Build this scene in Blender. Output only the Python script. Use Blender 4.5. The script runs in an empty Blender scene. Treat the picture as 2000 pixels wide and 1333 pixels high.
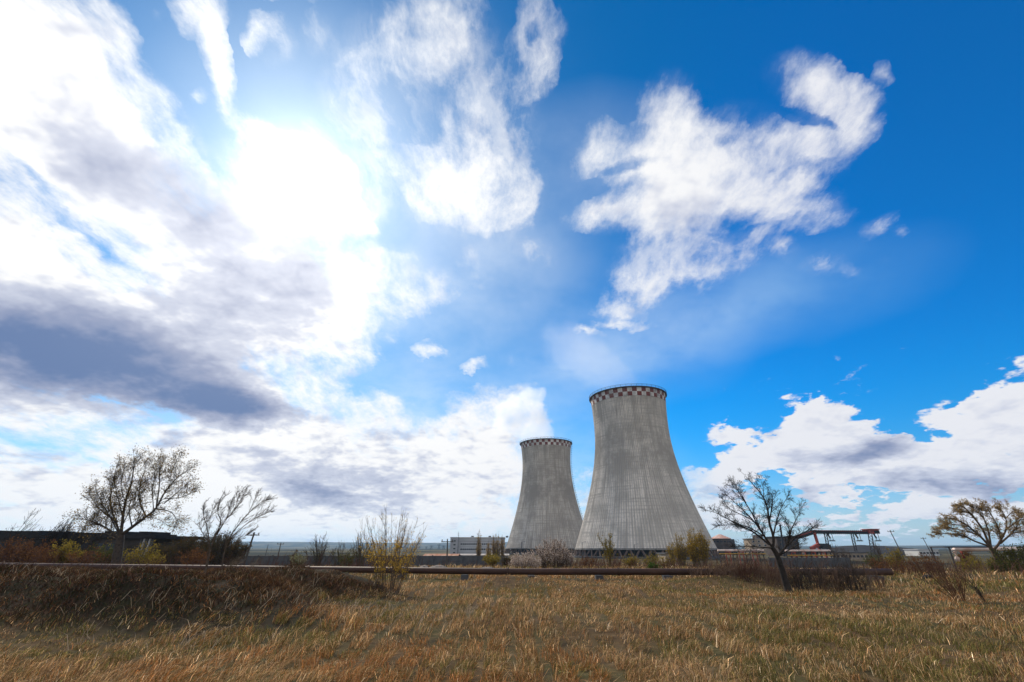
import bpy, math, random, os
import numpy as np
from mathutils import Vector, Matrix, Euler

scene = bpy.context.scene
COL = scene.collection
# ------------------------------------------------------------------ camera
F_PX, CX, CY, HORIZON, EYE = 889.0, 1000.0, 666.5, 1070.0, 1.6
PITCH = math.atan((HORIZON - CY) / F_PX)
PC, PS = math.cos(PITCH), math.sin(PITCH)
cam_d = bpy.data.cameras.new('camera')
cam_d.sensor_width = 36.0
cam_d.lens = 36.0 * F_PX / 2000.0
cam_d.clip_start, cam_d.clip_end = 0.1, 30000.0
cam = bpy.data.objects.new('camera', cam_d)
COL.objects.link(cam)
cam.location = (0, 0, EYE)
cam.rotation_euler = (math.pi / 2 + PITCH, 0, 0)
scene.camera = cam


def ray(px, py):
    u, v = px - CX, py - CY
    return Vector((u, F_PX * PC + v * PS, F_PX * PS - v * PC))


def P(px, py, Y):
    """point of the place seen at photo position (px, py) at the forward distance Y"""
    d = ray(px, py)
    return Vector((d.x * Y / d.y, Y, EYE + d.z * Y / d.y))


# ------------------------------------------------------------------ render / colour
scene.view_settings.view_transform = 'Standard'
scene.view_settings.look = 'None'
scene.view_settings.exposure = 0.0
scene.view_settings.gamma = 1.0
cy = scene.cycles
cy.max_bounces = 6
cy.diffuse_bounces = 2
cy.glossy_bounces = 2
cy.transmission_bounces = 3
cy.transparent_max_bounces = 6
cy.volume_bounces = 4
cy.use_denoising = True
cy.use_adaptive_sampling = True
cy.adaptive_threshold = 0.012
cy.volume_step_rate = 1.0
cy.sample_clamp_indirect = 6.0

# ------------------------------------------------------------------ sun
SUN_DIR = ray(592, 345).normalized()
SUN_EL = math.asin(SUN_DIR.z)
SUN_AZ = math.atan2(SUN_DIR.x, SUN_DIR.y)
sun_d = bpy.data.lights.new('sun', 'SUN')
sun_d.energy = 5.0
sun_d.angle = math.radians(0.8)
sun_d.color = (1.0, 0.9, 0.76)
sun = bpy.data.objects.new('sun', sun_d)
COL.objects.link(sun)
sun.location = (-200, 300, 300)
sun.rotation_euler = (-SUN_DIR).to_track_quat('-Z', 'Y').to_euler()


# ------------------------------------------------------------------ node helpers
class NT:
    def __init__(self, tree):
        self.t = tree
        self.n = tree.nodes
        self.l = tree.links

    def put(self, sock, v):
        if v is None:
            return
        if isinstance(v, bpy.types.NodeSocket):
            self.l.new(v, sock)
        else:
            sock.default_value = v

    def math(self, op, a, b=None, c=None, clamp=False):
        n = self.n.new('ShaderNodeMath')
        n.operation = op
        n.use_clamp = clamp
        self.put(n.inputs[0], a)
        self.put(n.inputs[1], b)
        self.put(n.inputs[2], c)
        return n.outputs[0]

    def vmath(self, op, a, b=None, scale=None):
        n = self.n.new('ShaderNodeVectorMath')
        n.operation = op
        self.put(n.inputs[0], a)
        self.put(n.inputs[1], b)
        if scale is not None:
            self.put(n.inputs['Scale'], scale)
        return n.outputs['Value'] if op in ('DOT_PRODUCT', 'LENGTH') else n.outputs[0]

    def noise(self, vec, scale, detail=6.0, rough=0.55, dist=0.0, col=False, lac=2.0):
        n = self.n.new('ShaderNodeTexNoise')
        n.noise_dimensions = '3D'
        self.put(n.inputs['Vector'], vec)
        n.inputs['Scale'].default_value = scale
        n.inputs['Detail'].default_value = detail
        n.inputs['Roughness'].default_value = rough
        n.inputs['Lacunarity'].default_value = lac
        n.inputs['Distortion'].default_value = dist
        return n.outputs['Color'] if col else n.outputs['Fac']

    def mix(self, fac, a, b, mode='MIX'):
        n = self.n.new('ShaderNodeMix')
        n.data_type = 'RGBA'
        n.blend_type = mode
        n.clamp_factor = True
        self.put(n.inputs[0], fac)
        self.put(n.inputs[6], a)
        self.put(n.inputs[7], b)
        return n.outputs[2]

    def smooth(self, x, lo, hi, tlo=0.0, thi=1.0):
        n = self.n.new('ShaderNodeMapRange')
        n.interpolation_type = 'SMOOTHSTEP'
        self.put(n.inputs[0], x)
        n.inputs[1].default_value = lo
        n.inputs[2].default_value = hi
        n.inputs[3].default_value = tlo
        n.inputs[4].default_value = thi
        return n.outputs[0]

    def mapping(self, vec, loc=(0, 0, 0), rot=(0, 0, 0), scale=(1, 1, 1), kind='POINT'):
        n = self.n.new('ShaderNodeMapping')
        n.vector_type = kind
        self.put(n.inputs['Vector'], vec)
        n.inputs['Location'].default_value = loc
        n.inputs['Rotation'].default_value = rot
        n.inputs['Scale'].default_value = scale
        return n.outputs[0]

    def sphere(self, vec):
        n = self.n.new('ShaderNodeTexGradient')
        n.gradient_type = 'SPHERICAL'
        self.l.new(vec, n.inputs[0])
        return n.outputs['Fac']

    def sep(self, vec):
        n = self.n.new('ShaderNodeSeparateXYZ')
        self.put(n.inputs[0], vec)
        return n.outputs

    def comb(self, x, y, z):
        n = self.n.new('ShaderNodeCombineXYZ')
        for i, v in enumerate((x, y, z)):
            self.put(n.inputs[i], v)
        return n.outputs[0]


def srgb(r, g, b, k=1.0):
    def f(c):
        c /= 255.0
        return (c / 12.92 if c <= 0.04045 else ((c + 0.055) / 1.055) ** 2.4) * k
    return (f(r), f(g), f(b), 1.0)


# ------------------------------------------------------------------ sky: Nishita air with broken cloud, laid out by direction
def cloud_frame(px, py, rx, ry, ang):
    """centre direction, frame and radii of one cloud patch on the sphere of directions"""
    c = ray(px, py).normalized()
    jx = (ray(px + 1, py).normalized() - ray(px - 1, py).normalized()) / 2
    jy = (ray(px, py + 1).normalized() - ray(px, py - 1).normalized()) / 2
    a = math.radians(ang)
    ca, sa = math.cos(a), math.sin(a)
    e1 = (jx * ca + jy * sa) * rx
    e2 = (-jx * sa + jy * ca) * ry
    M = np.array([[e1.x, e2.x], [e1.y, e2.y], [e1.z, e2.z]])
    U, S, _ = np.linalg.svd(M, full_matrices=False)
    u0, u1 = Vector(U[:, 0]), Vector(U[:, 1])
    w = u0.cross(u1)
    R = Matrix((u0, u1, w)).transposed()
    return c, R.to_euler('XYZ'), (S[0], S[1], 1.2)


def blob_sum(nt, vec, items):
    acc = 0.0
    for (px, py, rx, ry, ang, amp) in items:
        c, e, s = cloud_frame(px, py, rx, ry, ang)
        g = nt.sphere(nt.mapping(vec, tuple(c), tuple(e), s, 'TEXTURE'))
        acc = nt.math('MULTIPLY_ADD', g, amp, acc)
    return acc


CLOUDS = [  # photo position, radii, tilt, amount
    (0, 60, 230, 220, 30, 1.6), (110, 250, 240, 210, 40, 1.6), (60, 420, 330, 200, 20, 1.3), (320, 400, 190, 150, 45, 1.3),
    (210, 640, 540, 240, 10, 2.6), (480, 560, 260, 200, 30, 1.6), (100, 760, 420, 120, 10, 1.5), (450, 760, 200, 90, 15, 1.4),
    (205, 60, 40, 120, -25, 0.8), (285, 200, 50, 120, -35, 0.8), (370, 300, 40, 100, -40, 0.8), (385, 20, 85, 75, 60, 1.4),
    (415, 110, 40, 80, -15, 1.1), (440, 200, 38, 80, -20, 1.2), (495, 265, 60, 50, 40, 1.1), (375, 190, 25, 25, 0, 0.5), (590, 370, 220, 140, 0, .75), (500, 330, 90, 70, 30, .7), (690, 330, 70, 60, 0, .5),
    (640, 430, 130, 140, 0, .6), (540, 290, 110, 60, 20, .6), (700, 390, 60, 80, 0, 0.7), (500, 82, 30, 48, 0, 0.95), (548, 95, 48, 62, -20, 0.95),
    (630, 85, 46, 64, -10, 0.95), (520, 5, 40, 18, 0, 0.6), (640, 5, 50, 22, 0, 0.7), (300, 40, 18, 18, 0, 0.5), (770, 130, 130, 120, -40, 1.5),
    (870, 60, 110, 110, 50, 0.9), (725, 190, 100, 100, 0, 1.5), (840, 310, 170, 110, 20, 1.6), (940, 190, 120, 150, 0, 1.1),
    (900, 380, 180, 100, 0, 1.6), (1000, 370, 90, 130, 0, 1.3), (1010, 250, 60, 120, 5, 0.9), (1040, 55, 45, 90, 10, 0.9),
    (1052, 140, 50, 70, 20, 1.1), (1085, 60, 28, 70, 10, 0.6), (1150, 290, 90, 52, -45, 1.1), (1340, 330, 200, 120, 5, 1.5),
    (1310, 200, 70, 85, 20, 0.8), (1420, 310, 160, 110, 0, 1.1), (1580, 180, 120, 60, 8, 1.3), (1660, 220, 60, 80, 0, 0.8),
    (1705, 140, 30, 24, -40, 0.6), (1560, 290, 150, 70, -25, 1.1), (1540, 390, 130, 60, 10, 1.1), (1190, 420, 110, 40, -8, 1.1),
    (1300, 470, 150, 90, -40, 1.3), (1390, 500, 170, 60, -22, 1.4), (1240, 560, 90, 60, -40, 1), (1205, 605, 60, 26, 0, 0.7),
    (1605, 510, 66, 26, -8, 1.1), (1670, 518, 36, 14, -10, 0.6), (1720, 432, 50, 24, -35, 1.1), (1770, 437, 24, 14, -10, 0.5),
    (1525, 480, 34, 26, 0, 0.7), (1740, 495, 24, 14, 0, 0.4), (1140, 652, 46, 14, 5, 1.0), (1215, 632, 75, 10, -6, 0.75),
    (1065, 497, 56, 28, 10, 1.0), (950, 490, 110, 90, -30, 0.42), (800, 560, 115, 75, 5, 1.6), (760, 500, 70, 40, 0, 0.7),
    (680, 610, 120, 120, 0, 1.6), (620, 650, 130, 120, 0, 1.2), (834, 698, 42, 22, 5, 1.0), (755, 680, 28, 18, 15, 0.8), (935, 724, 36, 14, -5, 1.0),
    (1010, 698, 14, 14, 0, 0.6), (720, 520, 60, 60, 0, 0.6), (560, 860, 330, 150, 0, 1.4), (250, 900, 420, 110, 0, 1.3), (100, 980, 400, 110, 0, 1.2),
    (640, 960, 360, 130, 0, 1.5), (740, 800, 110, 50, 5, 1), (880, 930, 220, 130, 0, 1.6), (950, 820, 130, 60, -10, 1.3), (1030, 800, 50, 60, 0, 0.9),
    (870, 1040, 400, 60, 0, 1.3), (350, 1040, 420, 60, 0, 1.2), (660, 740, 60, 60, 0, 0.5), (1570, 830, 75, 62, 0, 1.4),
    (1640, 850, 130, 70, 12, 1.5), (1500, 885, 130, 55, -12, 1.3), (1430, 838, 75, 24, -5, 0.95), (1390, 940, 110, 55, 0, 1.2),
    (1420, 905, 24, 16, 0, 0.7), (1700, 910, 210, 60, 5, 1.3), (1850, 890, 240, 90, -10, 1.7), (1980, 800, 110, 100, -30, 1.6),
    (1940, 860, 90, 90, 0, 1.2), (1600, 935, 120, 40, 0, 1.1), (1660, 985, 60, 18, 0, 0.8), (1380, 1000, 130, 34, 0, 1),
    (1830, 1000, 160, 42, -8, 1.1), (1960, 1010, 150, 60, 0, 1.1), (1590, 1020, 260, 30, 0, 0.6), (1150, 960, 60, 60, 0, 0.9),
    (1140, 1020, 60, 50, 0, 0.8),
]
HOLES = [  # gaps of open sky in them
    (745, 395, 46, 120, -22, 1.5), (820, 470, 90, 30, 5, 1.0),
    (1790, 835, 80, 30, 10, .7), (1480, 940, 60, 20, 0, .4),
    (300, 70, 40, 120, -25, 1), (350, 200, 26, 90, -35, 0.9), (560, 160, 80, 140, 0, 0.9), (660, 60, 60, 80, 0, 0.4), (410, 320, 14, 50, -35, 0.6),
    (40, 345, 120, 22, 28, 0.8), (150, 450, 130, 22, 35, 0.7), (700, 330, 40, 90, -25, 0.7), (770, 440, 40, 60, -30, 0.8), (880, 480, 60, 40, 0, 0.6),
    (1075, 420, 26, 120, 0, 0.7), (200, 790, 230, 14, 14, 0.9), (800, 240, 75, 38, 5, 1.5), (1050, 235, 22, 45, 0, 1), (1038, 60, 18, 36, 20, 0.9),
    (955, 70, 40, 60, 0, 0.5), (1230, 320, 80, 22, -15, 0.9), (1410, 210, 50, 60, 0, 0.7), (1560, 235, 80, 14, 10, 0.8), (1410, 282, 22, 22, 0, 0.6),
    (1560, 320, 60, 16, -20, 0.7), (1450, 440, 60, 12, -15, 0.5), (1090, 230, 30, 70, 0, 0.7), (620, 160, 60, 90, 0, 0.6),
    (470, 40, 30, 60, -10, 0.8), (690, 30, 40, 60, 0, 0.5), (990, 470, 120, 26, 0, 0.4), (640, 560, 30, 20, 0, 0),
]
VEILS = [(1450, 590, 380, 120, -15, .42), (1250, 680, 220, 120, 0, .30), (1150, 730, 160, 90, 0, .22), (600, 400, 360, 360, 0, .30), (860, 640, 380, 260, 0, .35),
         (1180, 300, 220, 160, 0, .25), (700, 950, 700, 260, 0, .9), (1500, 1040, 900, 110, 0, .35), (1000, 480, 250, 180, 0, .25), (1080, 870, 160, 200, 0, .2)]
SOLID = [  # where the cloud is thick and unbroken
    (160, 680, 480, 170, 10, 2.2), (460, 560, 250, 170, 38, 1.8), (430, 780, 200, 70, 12, 1.8), (60, 160, 260, 220, 35, 1.4), (240, 330, 190, 140, 40, 1.3), (60, 480, 260, 100, 15, 1.0),
    (600, 370, 130, 100, 0, .9), (650, 590, 120, 110, 0, 1.0), (300, 960, 560, 110, 0, 1.3), (760, 960, 360, 120, 0, 1.5), (560, 870, 260, 80, 0, 1.2), (880, 330, 150, 90, 0, .4), (1370, 380, 190, 110, 0, .6),
    (940, 880, 160, 100, 0, 1.0),
]
SHADES = [  # dark undersides
    (130, 690, 540, 140, 9, 1.1), (330, 760, 340, 95, 12, .9), (450, 800, 200, 46, 4, .9), (40, 660, 360, 110, 8, .4), (470, 540, 280, 150, 40, .55), (600, 520, 100, 90, 20, .5),
    (390, 420, 160, 80, 40, .36), (300, 620, 330, 120, 5, .30), (110, 260, 260, 140, 40, .40), (200, 320, 190, 80, 25, .28),
    (660, 940, 230, 80, 15, .55), (580, 965, 150, 44, 5, .4), (760, 890, 160, 80, 30, .15),
    (1660, 888, 180, 40, -6, .85), (1720, 874, 110, 30, -12, .5), (1880, 915, 180, 36, -10, .3), (1820, 948, 270, 32, 0, .75), (1500, 962, 140, 30, 0, .4), (1560, 985, 70, 50, 0, .5),
    (1960, 950, 120, 40, 0, .5), (340, 858, 44, 18, 0, .5), (500, 886, 40, 14, 0, .4), (120, 930, 260, 34, 0, .2), (60, 890, 200, 24, 0, .2), (1390, 960, 120, 22, 0, .3), (1340, 420, 200, 120, 0, .14),
]
world = bpy.data.worlds.new('World')
scene.world = world
world.use_nodes = True
world.node_tree.nodes.clear()
W = NT(world.node_tree)
tc = W.n.new('ShaderNodeTexCoord')
dirn = W.vmath('NORMALIZE', tc.outputs['Generated'])
dx_, dy_, dz_ = W.sep(dirn)
sky = W.n.new('ShaderNodeTexSky')
sky.sky_type = 'NISHITA'
sky.sun_disc = False
sky.sun_elevation = SUN_EL
sky.sun_rotation = SUN_AZ
sky.altitude = 200
sky.air_density = 1.0
sky.dust_density = 0.25
sky.ozone_density = 3.0
hs = W.n.new('ShaderNodeHueSaturation')
hs.inputs['Hue'].default_value = 0.490
hs.inputs['Saturation'].default_value = 1.5
hs.inputs['Value'].default_value = 1.0
W.put(hs.inputs['Color'], sky.outputs[0])
air = hs.outputs[0]


cs = W.vmath('DOT_PRODUCT', dirn, tuple(SUN_DIR))
tint = W.mix(W.smooth(cs, .55, .97), (0.10, 1.18, 1.56, 1), (0.60, 1.12, 1.22, 1))
tint = W.mix(W.smooth(dz_, .30, .02), tint, (0.85, 0.98, 1.26, 1))
air = W.mix(1.0, air, tint, 'MULTIPLY')

# perspective of a cloud layer: detail gets finer towards the horizon
inv = W.math('DIVIDE', 1.0, W.math('ADD', W.math('ABSOLUTE', dz_), 0.33))
q = W.vmath('SCALE', dirn, scale=inv)
warp1 = W.vmath('SCALE', W.vmath('SUBTRACT', W.noise(q, 2.6, 3.0, .5, col=True), (.5, .5, .5)), scale=0.085)
warp2 = W.vmath('SCALE', W.vmath('SUBTRACT', W.noise(q, 9.0, 5.0, .6, col=True), (.5, .5, .5)), scale=0.07)
dw = W.vmath('ADD', W.vmath('ADD', dirn, warp1), warp2)
csum = blob_sum(W, dw, CLOUDS)
bpos = W.math('ADD', W.math('MINIMUM', csum, .85), W.math('MINIMUM', blob_sum(W, W.vmath('ADD', dirn, W.vmath('SCALE', W.vmath('ADD', warp1, warp2), scale=.7)), SOLID), 1.3))
body = W.math('SUBTRACT', bpos, blob_sum(W, dw, HOLES))
qs = W.vmath('ADD', q, warp1)
fb = W.noise(W.mapping(qs, scale=(1.25, .8, 1.0)), 5.0, 10.0, .66)
fb2 = W.noise(W.vmath('ADD', qs, tuple(SUN_DIR * 0.035)), 5.5, 4.0, .58)
fb1 = W.noise(qs, 5.5, 4.0, .58)
# unseen broken cloud behind the camera, added to brighten the tower faces
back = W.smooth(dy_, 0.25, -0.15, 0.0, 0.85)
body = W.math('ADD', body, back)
wisp = W.noise(W.mapping(W.vmath('ADD', qs, W.vmath('SCALE', warp2, scale=.6)), rot=(0, 0, math.radians(-6)), scale=(7.6, 3.3, 5.0)), 1.7, 9.0, .66)
fb = W.math('MULTIPLY_ADD', W.math('SUBTRACT', wisp, .5), .68, fb)
dens = W.math('MULTIPLY_ADD', W.math('SUBTRACT', fb, .5), 2.9, body)
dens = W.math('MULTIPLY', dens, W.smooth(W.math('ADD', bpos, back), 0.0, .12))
crisp = W.math('MULTIPLY', W.smooth(dz_, .36, .26), W.smooth(dx_, .30, .42))   # firm-edged cumulus low on the right
halo = W.math('MULTIPLY', W.smooth(csum, 0.0, 1.3), W.smooth(wisp, .38, .66, .06, .62))
soft_a = W.smooth(dens, 0.05, 1.55)
soft_a = W.math('MAXIMUM', soft_a, halo)
bil = W.math('ABSOLUTE', W.math('SUBTRACT', W.noise(qs, 11.0, 4.0, .5), .5))
dcr = W.math('MULTIPLY_ADD', W.math('SUBTRACT', .10, bil), 2.2, W.math('MULTIPLY_ADD', W.math('SUBTRACT', fb, .5), .9, body))
hard_a = W.smooth(dcr, .30, .58)
alpha = W.math('ADD', W.math('MULTIPLY', soft_a, W.math('SUBTRACT', 1.0, crisp)), W.math('MULTIPLY', hard_a, crisp))
veil = W.math('MULTIPLY', blob_sum(W, W.vmath('ADD', dirn, warp1), VEILS), W.smooth(fb1, .2, .75, .55, 1.2))
veil = W.math('MINIMUM', veil, .92)
dsh = W.vmath('ADD', W.vmath('ADD', dirn, W.vmath('SCALE', warp1, scale=.8)), W.vmath('SCALE', warp2, scale=.45))
shade = blob_sum(W, dsh, SHADES)
emb = W.math('SUBTRACT', fb1, fb2)
near = W.smooth(cs, 0.45, 0.99)
# low cloud decks seen edge on
band = W.noise(W.vmath('ADD', W.comb(dx_, dy_, W.math('MULTIPLY', dz_, 5.0)), warp1), 4.2, 7.0, .58)
low = W.smooth(dz_, .42, .05)
sh = W.math('MULTIPLY', shade, W.smooth(fb1, .25, .7, .9, 1.1))
sh = W.math('ADD', sh, W.math('MULTIPLY', emb, 1.8))
sh = W.math('ADD', sh, W.math('MULTIPLY', W.math('SUBTRACT', .5, fb1), .30))
sh = W.math('ADD', sh, W.math('MULTIPLY', low, W.math('MULTIPLY', W.math('SUBTRACT', band, .5), .95)))
sh = W.math('MAXIMUM', sh, 0.0)
K = 10.0
lit = W.mix(near, (.84 * K, .85 * K, .90 * K, 1), (1.05 * K, 1.045 * K, 1.03 * K, 1))
lit = W.mix(W.smooth(dy_, .15, -.4), lit, (1.35 * K, 1.30 * K, 1.22 * K, 1))      # unseen cloud opposite the sun, brightened to light the towers
dark = srgb(102, 126, 170, K)
mid = srgb(150, 160, 190, K)
dim = srgb(208, 213, 229, K)
ccol = W.mix(W.smooth(sh, 0, .40), lit, dim)
ccol = W.mix(W.smooth(sh, .25, .95), ccol, mid)
ccol = W.mix(W.smooth(sh, .80, 1.5), ccol, dark)
vcol = W.mix(near, (.36 * K, .62 * K, .90 * K, 1), (.95 * K, 1.02 * K, 1.1 * K, 1))
col = W.mix(veil, air, vcol)
col = W.mix(alpha, col, ccol)
glow = W.math('POWER', W.math('MAXIMUM', cs, 0.0), 24.0)
col = W.mix(1.0, col, W.mix(glow, (0, 0, 0, 1), (4.1, 4.0, 3.8, 1)), 'ADD')
core = W.math('POWER', W.math('MAXIMUM', cs, 0.0), 260.0)
col = W.mix(1.0, col, W.mix(core, (0, 0, 0, 1), (6.0, 5.9, 5.7, 1)), 'ADD')
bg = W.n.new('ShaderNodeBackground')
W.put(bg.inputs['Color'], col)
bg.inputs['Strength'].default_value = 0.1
wo = W.n.new('ShaderNodeOutputWorld')
W.l.new(bg.outputs[0], wo.inputs['Surface'])

# ------------------------------------------------------------------ mesh helpers
def mesh_np(name, verts, quads=None, tris=None, mats=(), mat_idx=None, smooth=False, color=None):
    me = bpy.data.meshes.new(name)
    verts = np.asarray(verts, np.float32).reshape(-1, 3)
    q = np.asarray(quads if quads is not None else [], np.int32).reshape(-1, 4)
    t = np.asarray(tris if tris is not None else [], np.int32).reshape(-1, 3)
    nq, ntri = len(q), len(t)
    me.vertices.add(len(verts))
    me.vertices.foreach_set('co', verts.ravel())
    me.loops.add(nq * 4 + ntri * 3)
    me.loops.foreach_set('vertex_index', np.concatenate([q.ravel(), t.ravel()]).astype(np.int32))
    me.polygons.add(nq + ntri)
    st = np.concatenate([np.arange(nq) * 4, nq * 4 + np.arange(ntri) * 3]).astype(np.int32)
    me.polygons.foreach_set('loop_start', st)
    for m in mats:
        me.materials.append(m)
    if mat_idx is not None:
        me.polygons.foreach_set('material_index', np.asarray(mat_idx, np.int32))
    me.polygons.foreach_set('use_smooth', np.full(nq + ntri, bool(smooth)))
    if color is not None:
        a = me.attributes.new('Col', 'FLOAT_COLOR', 'POINT')
        c = np.ones((len(verts), 4), np.float32)
        c[:, :3] = color
        a.data.foreach_set('color', c.ravel())
    me.update(calc_edges=True)
    me.validate()
    return me


def link(name, me, parent=None, loc=None):
    o = bpy.data.objects.new(name, me)
    COL.objects.link(o)
    if parent is not None:
        o.parent = parent
    if loc is not None:
        o.location = loc
    return o


def tag(o, label=None, cat=None, group=None, kind=None):
    if label:
        o['label'] = label
    if cat:
        o['category'] = cat
    if group:
        o['group'] = group
    if kind:
        o['kind'] = kind
    return o


def thing(name, label, cat, loc, group=None, rz=0.0):
    o = link(name, None, None, loc)
    o.rotation_euler = (0, 0, rz)
    o.empty_display_size = 0.5
    return tag(o, label, cat, group)


class MB:
    """collects boxes, bars and tubes into one mesh (coordinates relative to `org`)"""
    def __init__(self, org=(0, 0, 0)):
        self.v, self.f, self.m = [], [], []
        self.o = Vector(org)

    def face(self, pts, m=0):
        k = len(self.v)
        self.v += [tuple(Vector(p) - self.o) for p in pts]
        self.f.append(tuple(range(k, k + len(pts))))
        self.m.append(m)

    def box(self, c, s, rz=0.0, m=0):
        c = Vector(c)
        R = Matrix.Rotation(rz, 3, 'Z')
        k = len(self.v)
        for sx, sy, sz in ((-1, -1, -1), (1, -1, -1), (1, 1, -1), (-1, 1, -1), (-1, -1, 1), (1, -1, 1), (1, 1, 1), (-1, 1, 1)):
            self.v.append(tuple(c + R @ Vector((sx * s[0] / 2, sy * s[1] / 2, sz * s[2] / 2)) - self.o))
        for f in ((0, 3, 2, 1), (4, 5, 6, 7), (0, 1, 5, 4), (1, 2, 6, 5), (2, 3, 7, 6), (3, 0, 4, 7)):
            self.f.append(tuple(k + i for i in f))
            self.m.append(m)

    def bar(self, a, b, w, h=None, m=0):
        a, b = Vector(a), Vector(b)
        h = h or w
        d = (b - a).normalized()
        s = d.cross(Vector((0, 0, 1)))
        if s.length < 1e-4:
            s = Vector((1, 0, 0))
        s.normalize()
        u = s.cross(d)
        k = len(self.v)
        for p in (a, b):
            for i, j in ((-1, -1), (1, -1), (1, 1), (-1, 1)):
                self.v.append(tuple(p + s * (i * w / 2) + u * (j * h / 2) - self.o))
        for f in ((3, 2, 1, 0), (4, 5, 6, 7), (0, 1, 5, 4), (1, 2, 6, 5), (2, 3, 7, 6), (3, 0, 4, 7)):
            self.f.append(tuple(k + i for i in f))
            self.m.append(m)

    def tube(self, pts, r, sides=8, m=0, closed=False):
        pts = [Vector(p) for p in pts]
        n = len(pts)
        rs = r if isinstance(r, (list, tuple)) else [r] * n
        rings = []
        for i, p in enumerate(pts):
            if closed:
                d = pts[(i + 1) % n] - pts[i - 1]
            else:
                d = pts[min(i + 1, n - 1)] - pts[max(i - 1, 0)]
            d.normalize()
            s = d.cross(Vector((0, 0, 1)))
            if s.length < 1e-3:
                s = Vector((1, 0, 0))
            s.normalize()
            u = s.cross(d)
            k = len(self.v)
            for j in range(sides):
                a = 2 * math.pi * j / sides
                self.v.append(tuple(p + s * (math.cos(a) * rs[i]) + u * (math.sin(a) * rs[i]) - self.o))
            rings.append(k)
        for i in range(n if closed else n - 1):
            a, b = rings[i], rings[(i + 1) % n]
            for j in range(sides):
                j2 = (j + 1) % sides
                self.f.append((a + j, a + j2, b + j2, b + j))
                self.m.append(m)
        if not closed:
            self.f.append(tuple(rings[0] + j for j in reversed(range(sides))))
            self.f.append(tuple(rings[-1] + j for j in range(sides)))
            self.m += [m, m]

    def build(self, name, mats, parent=None, loc=None, smooth=False):
        me = bpy.data.meshes.new(name)
        me.from_pydata(self.v, [], self.f)
        mats = mats if isinstance(mats, (list, tuple)) else [mats]
        for mm in mats:
            me.materials.append(mm)
        me.polygons.foreach_set('material_index', self.m)
        me.polygons.foreach_set('use_smooth', [smooth] * len(self.f))
        me.update()
        return link(name, me, parent, loc)


def hash2(ix, iy, seed):
    h = (ix.astype(np.int64) * 374761393 + iy.astype(np.int64) * 668265263 + seed * 1442695041) & 0xFFFFFFFF
    h = ((h ^ (h >> 13)) * 1274126177) & 0xFFFFFFFF
    h = h ^ (h >> 16)
    return (h & 0xFFFFFF) / float(0xFFFFFF)


def vnoise(x, y, scale, seed=0):
    x = np.asarray(x, float) * scale
    y = np.asarray(y, float) * scale
    ix, iy = np.floor(x), np.floor(y)
    fx, fy = x - ix, y - iy
    fx = fx * fx * (3 - 2 * fx)
    fy = fy * fy * (3 - 2 * fy)
    a, b = hash2(ix, iy, seed), hash2(ix + 1, iy, seed)
    c, d = hash2(ix, iy + 1, seed), hash2(ix + 1, iy + 1, seed)
    return (a * (1 - fx) + b * fx) * (1 - fy) + (c * (1 - fx) + d * fx) * fy


def sstep(x, a, b):
    t = np.clip((np.asarray(x, float) - a) / (b - a), 0, 1)
    return t * t * (3 - 2 * t)


# ------------------------------------------------------------------ lie of the land
FAR_Z = -2.5
HAZE = 0.9e-4


def bank_mask(x, y):
    """the rough earth bank on the left, in front of the pipe"""
    end = -3.6 - 0.10 * (y - 12)
    wob = (vnoise(x, y, .35, 5) - .5) * 1.6
    along = 1 - sstep(x + wob, end - 3.2, end + .6)
    foot = 10.3 + (vnoise(x, y * 0, .3, 7) - .5) * 1.4
    return along * sstep(y, foot, foot + 2.9) * (1 - sstep(y, 19.5, 24.0))


def ground(x, y):
    x, y = np.asarray(x, float), np.asarray(y, float)
    d = np.sqrt(x * x + y * y)
    z = FAR_Z * sstep(d, 34, 120)
    z = z + bank_mask(x, y) * (.84 + (vnoise(x, y, .5, 11) - .5) * .22 + (vnoise(x, y, 1.1, 12) - .5) * .30 + (vnoise(x, y, 2.3, 13) - .5) * .16)
    near = 1 - sstep(d, 60, 140)
    z = z + near * ((vnoise(x, y, .23, 1) - .5) * .24 + (vnoise(x, y, .7, 2) - .5) * .10 + (vnoise(x, y, 2.1, 3) - .5) * .05)
    # slight knolls before the pipe right of the bank
    z = z + .28 * np.exp(-((x + .2) / 2.2) ** 2 - ((y - 25.2) / 1.3) ** 2) + .22 * np.exp(-((x - 11) / 3.5) ** 2 - ((y - 26) / 1.4) ** 2)
    # far ridges
    ridge = sstep(d, 2600, 5200) * (30 + 26 * vnoise(x, y, 1 / 1500., 21) + 8 * vnoise(x, y, 1 / 420., 22))
    fx = np.where(y > 0, x / np.maximum(y, 1), 0)
    ridge = ridge * np.where(fx > .0, .45, 1.0)
    return z + ridge


def gz(x, y):
    return float(ground(np.array([x]), np.array([y]))[0])


def G(px, Y):
    """ground point at photo column px (taken at the horizon) and forward distance Y"""
    p = P(px, 1090, Y)
    return Vector((p.x, Y, gz(p.x, Y)))


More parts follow.
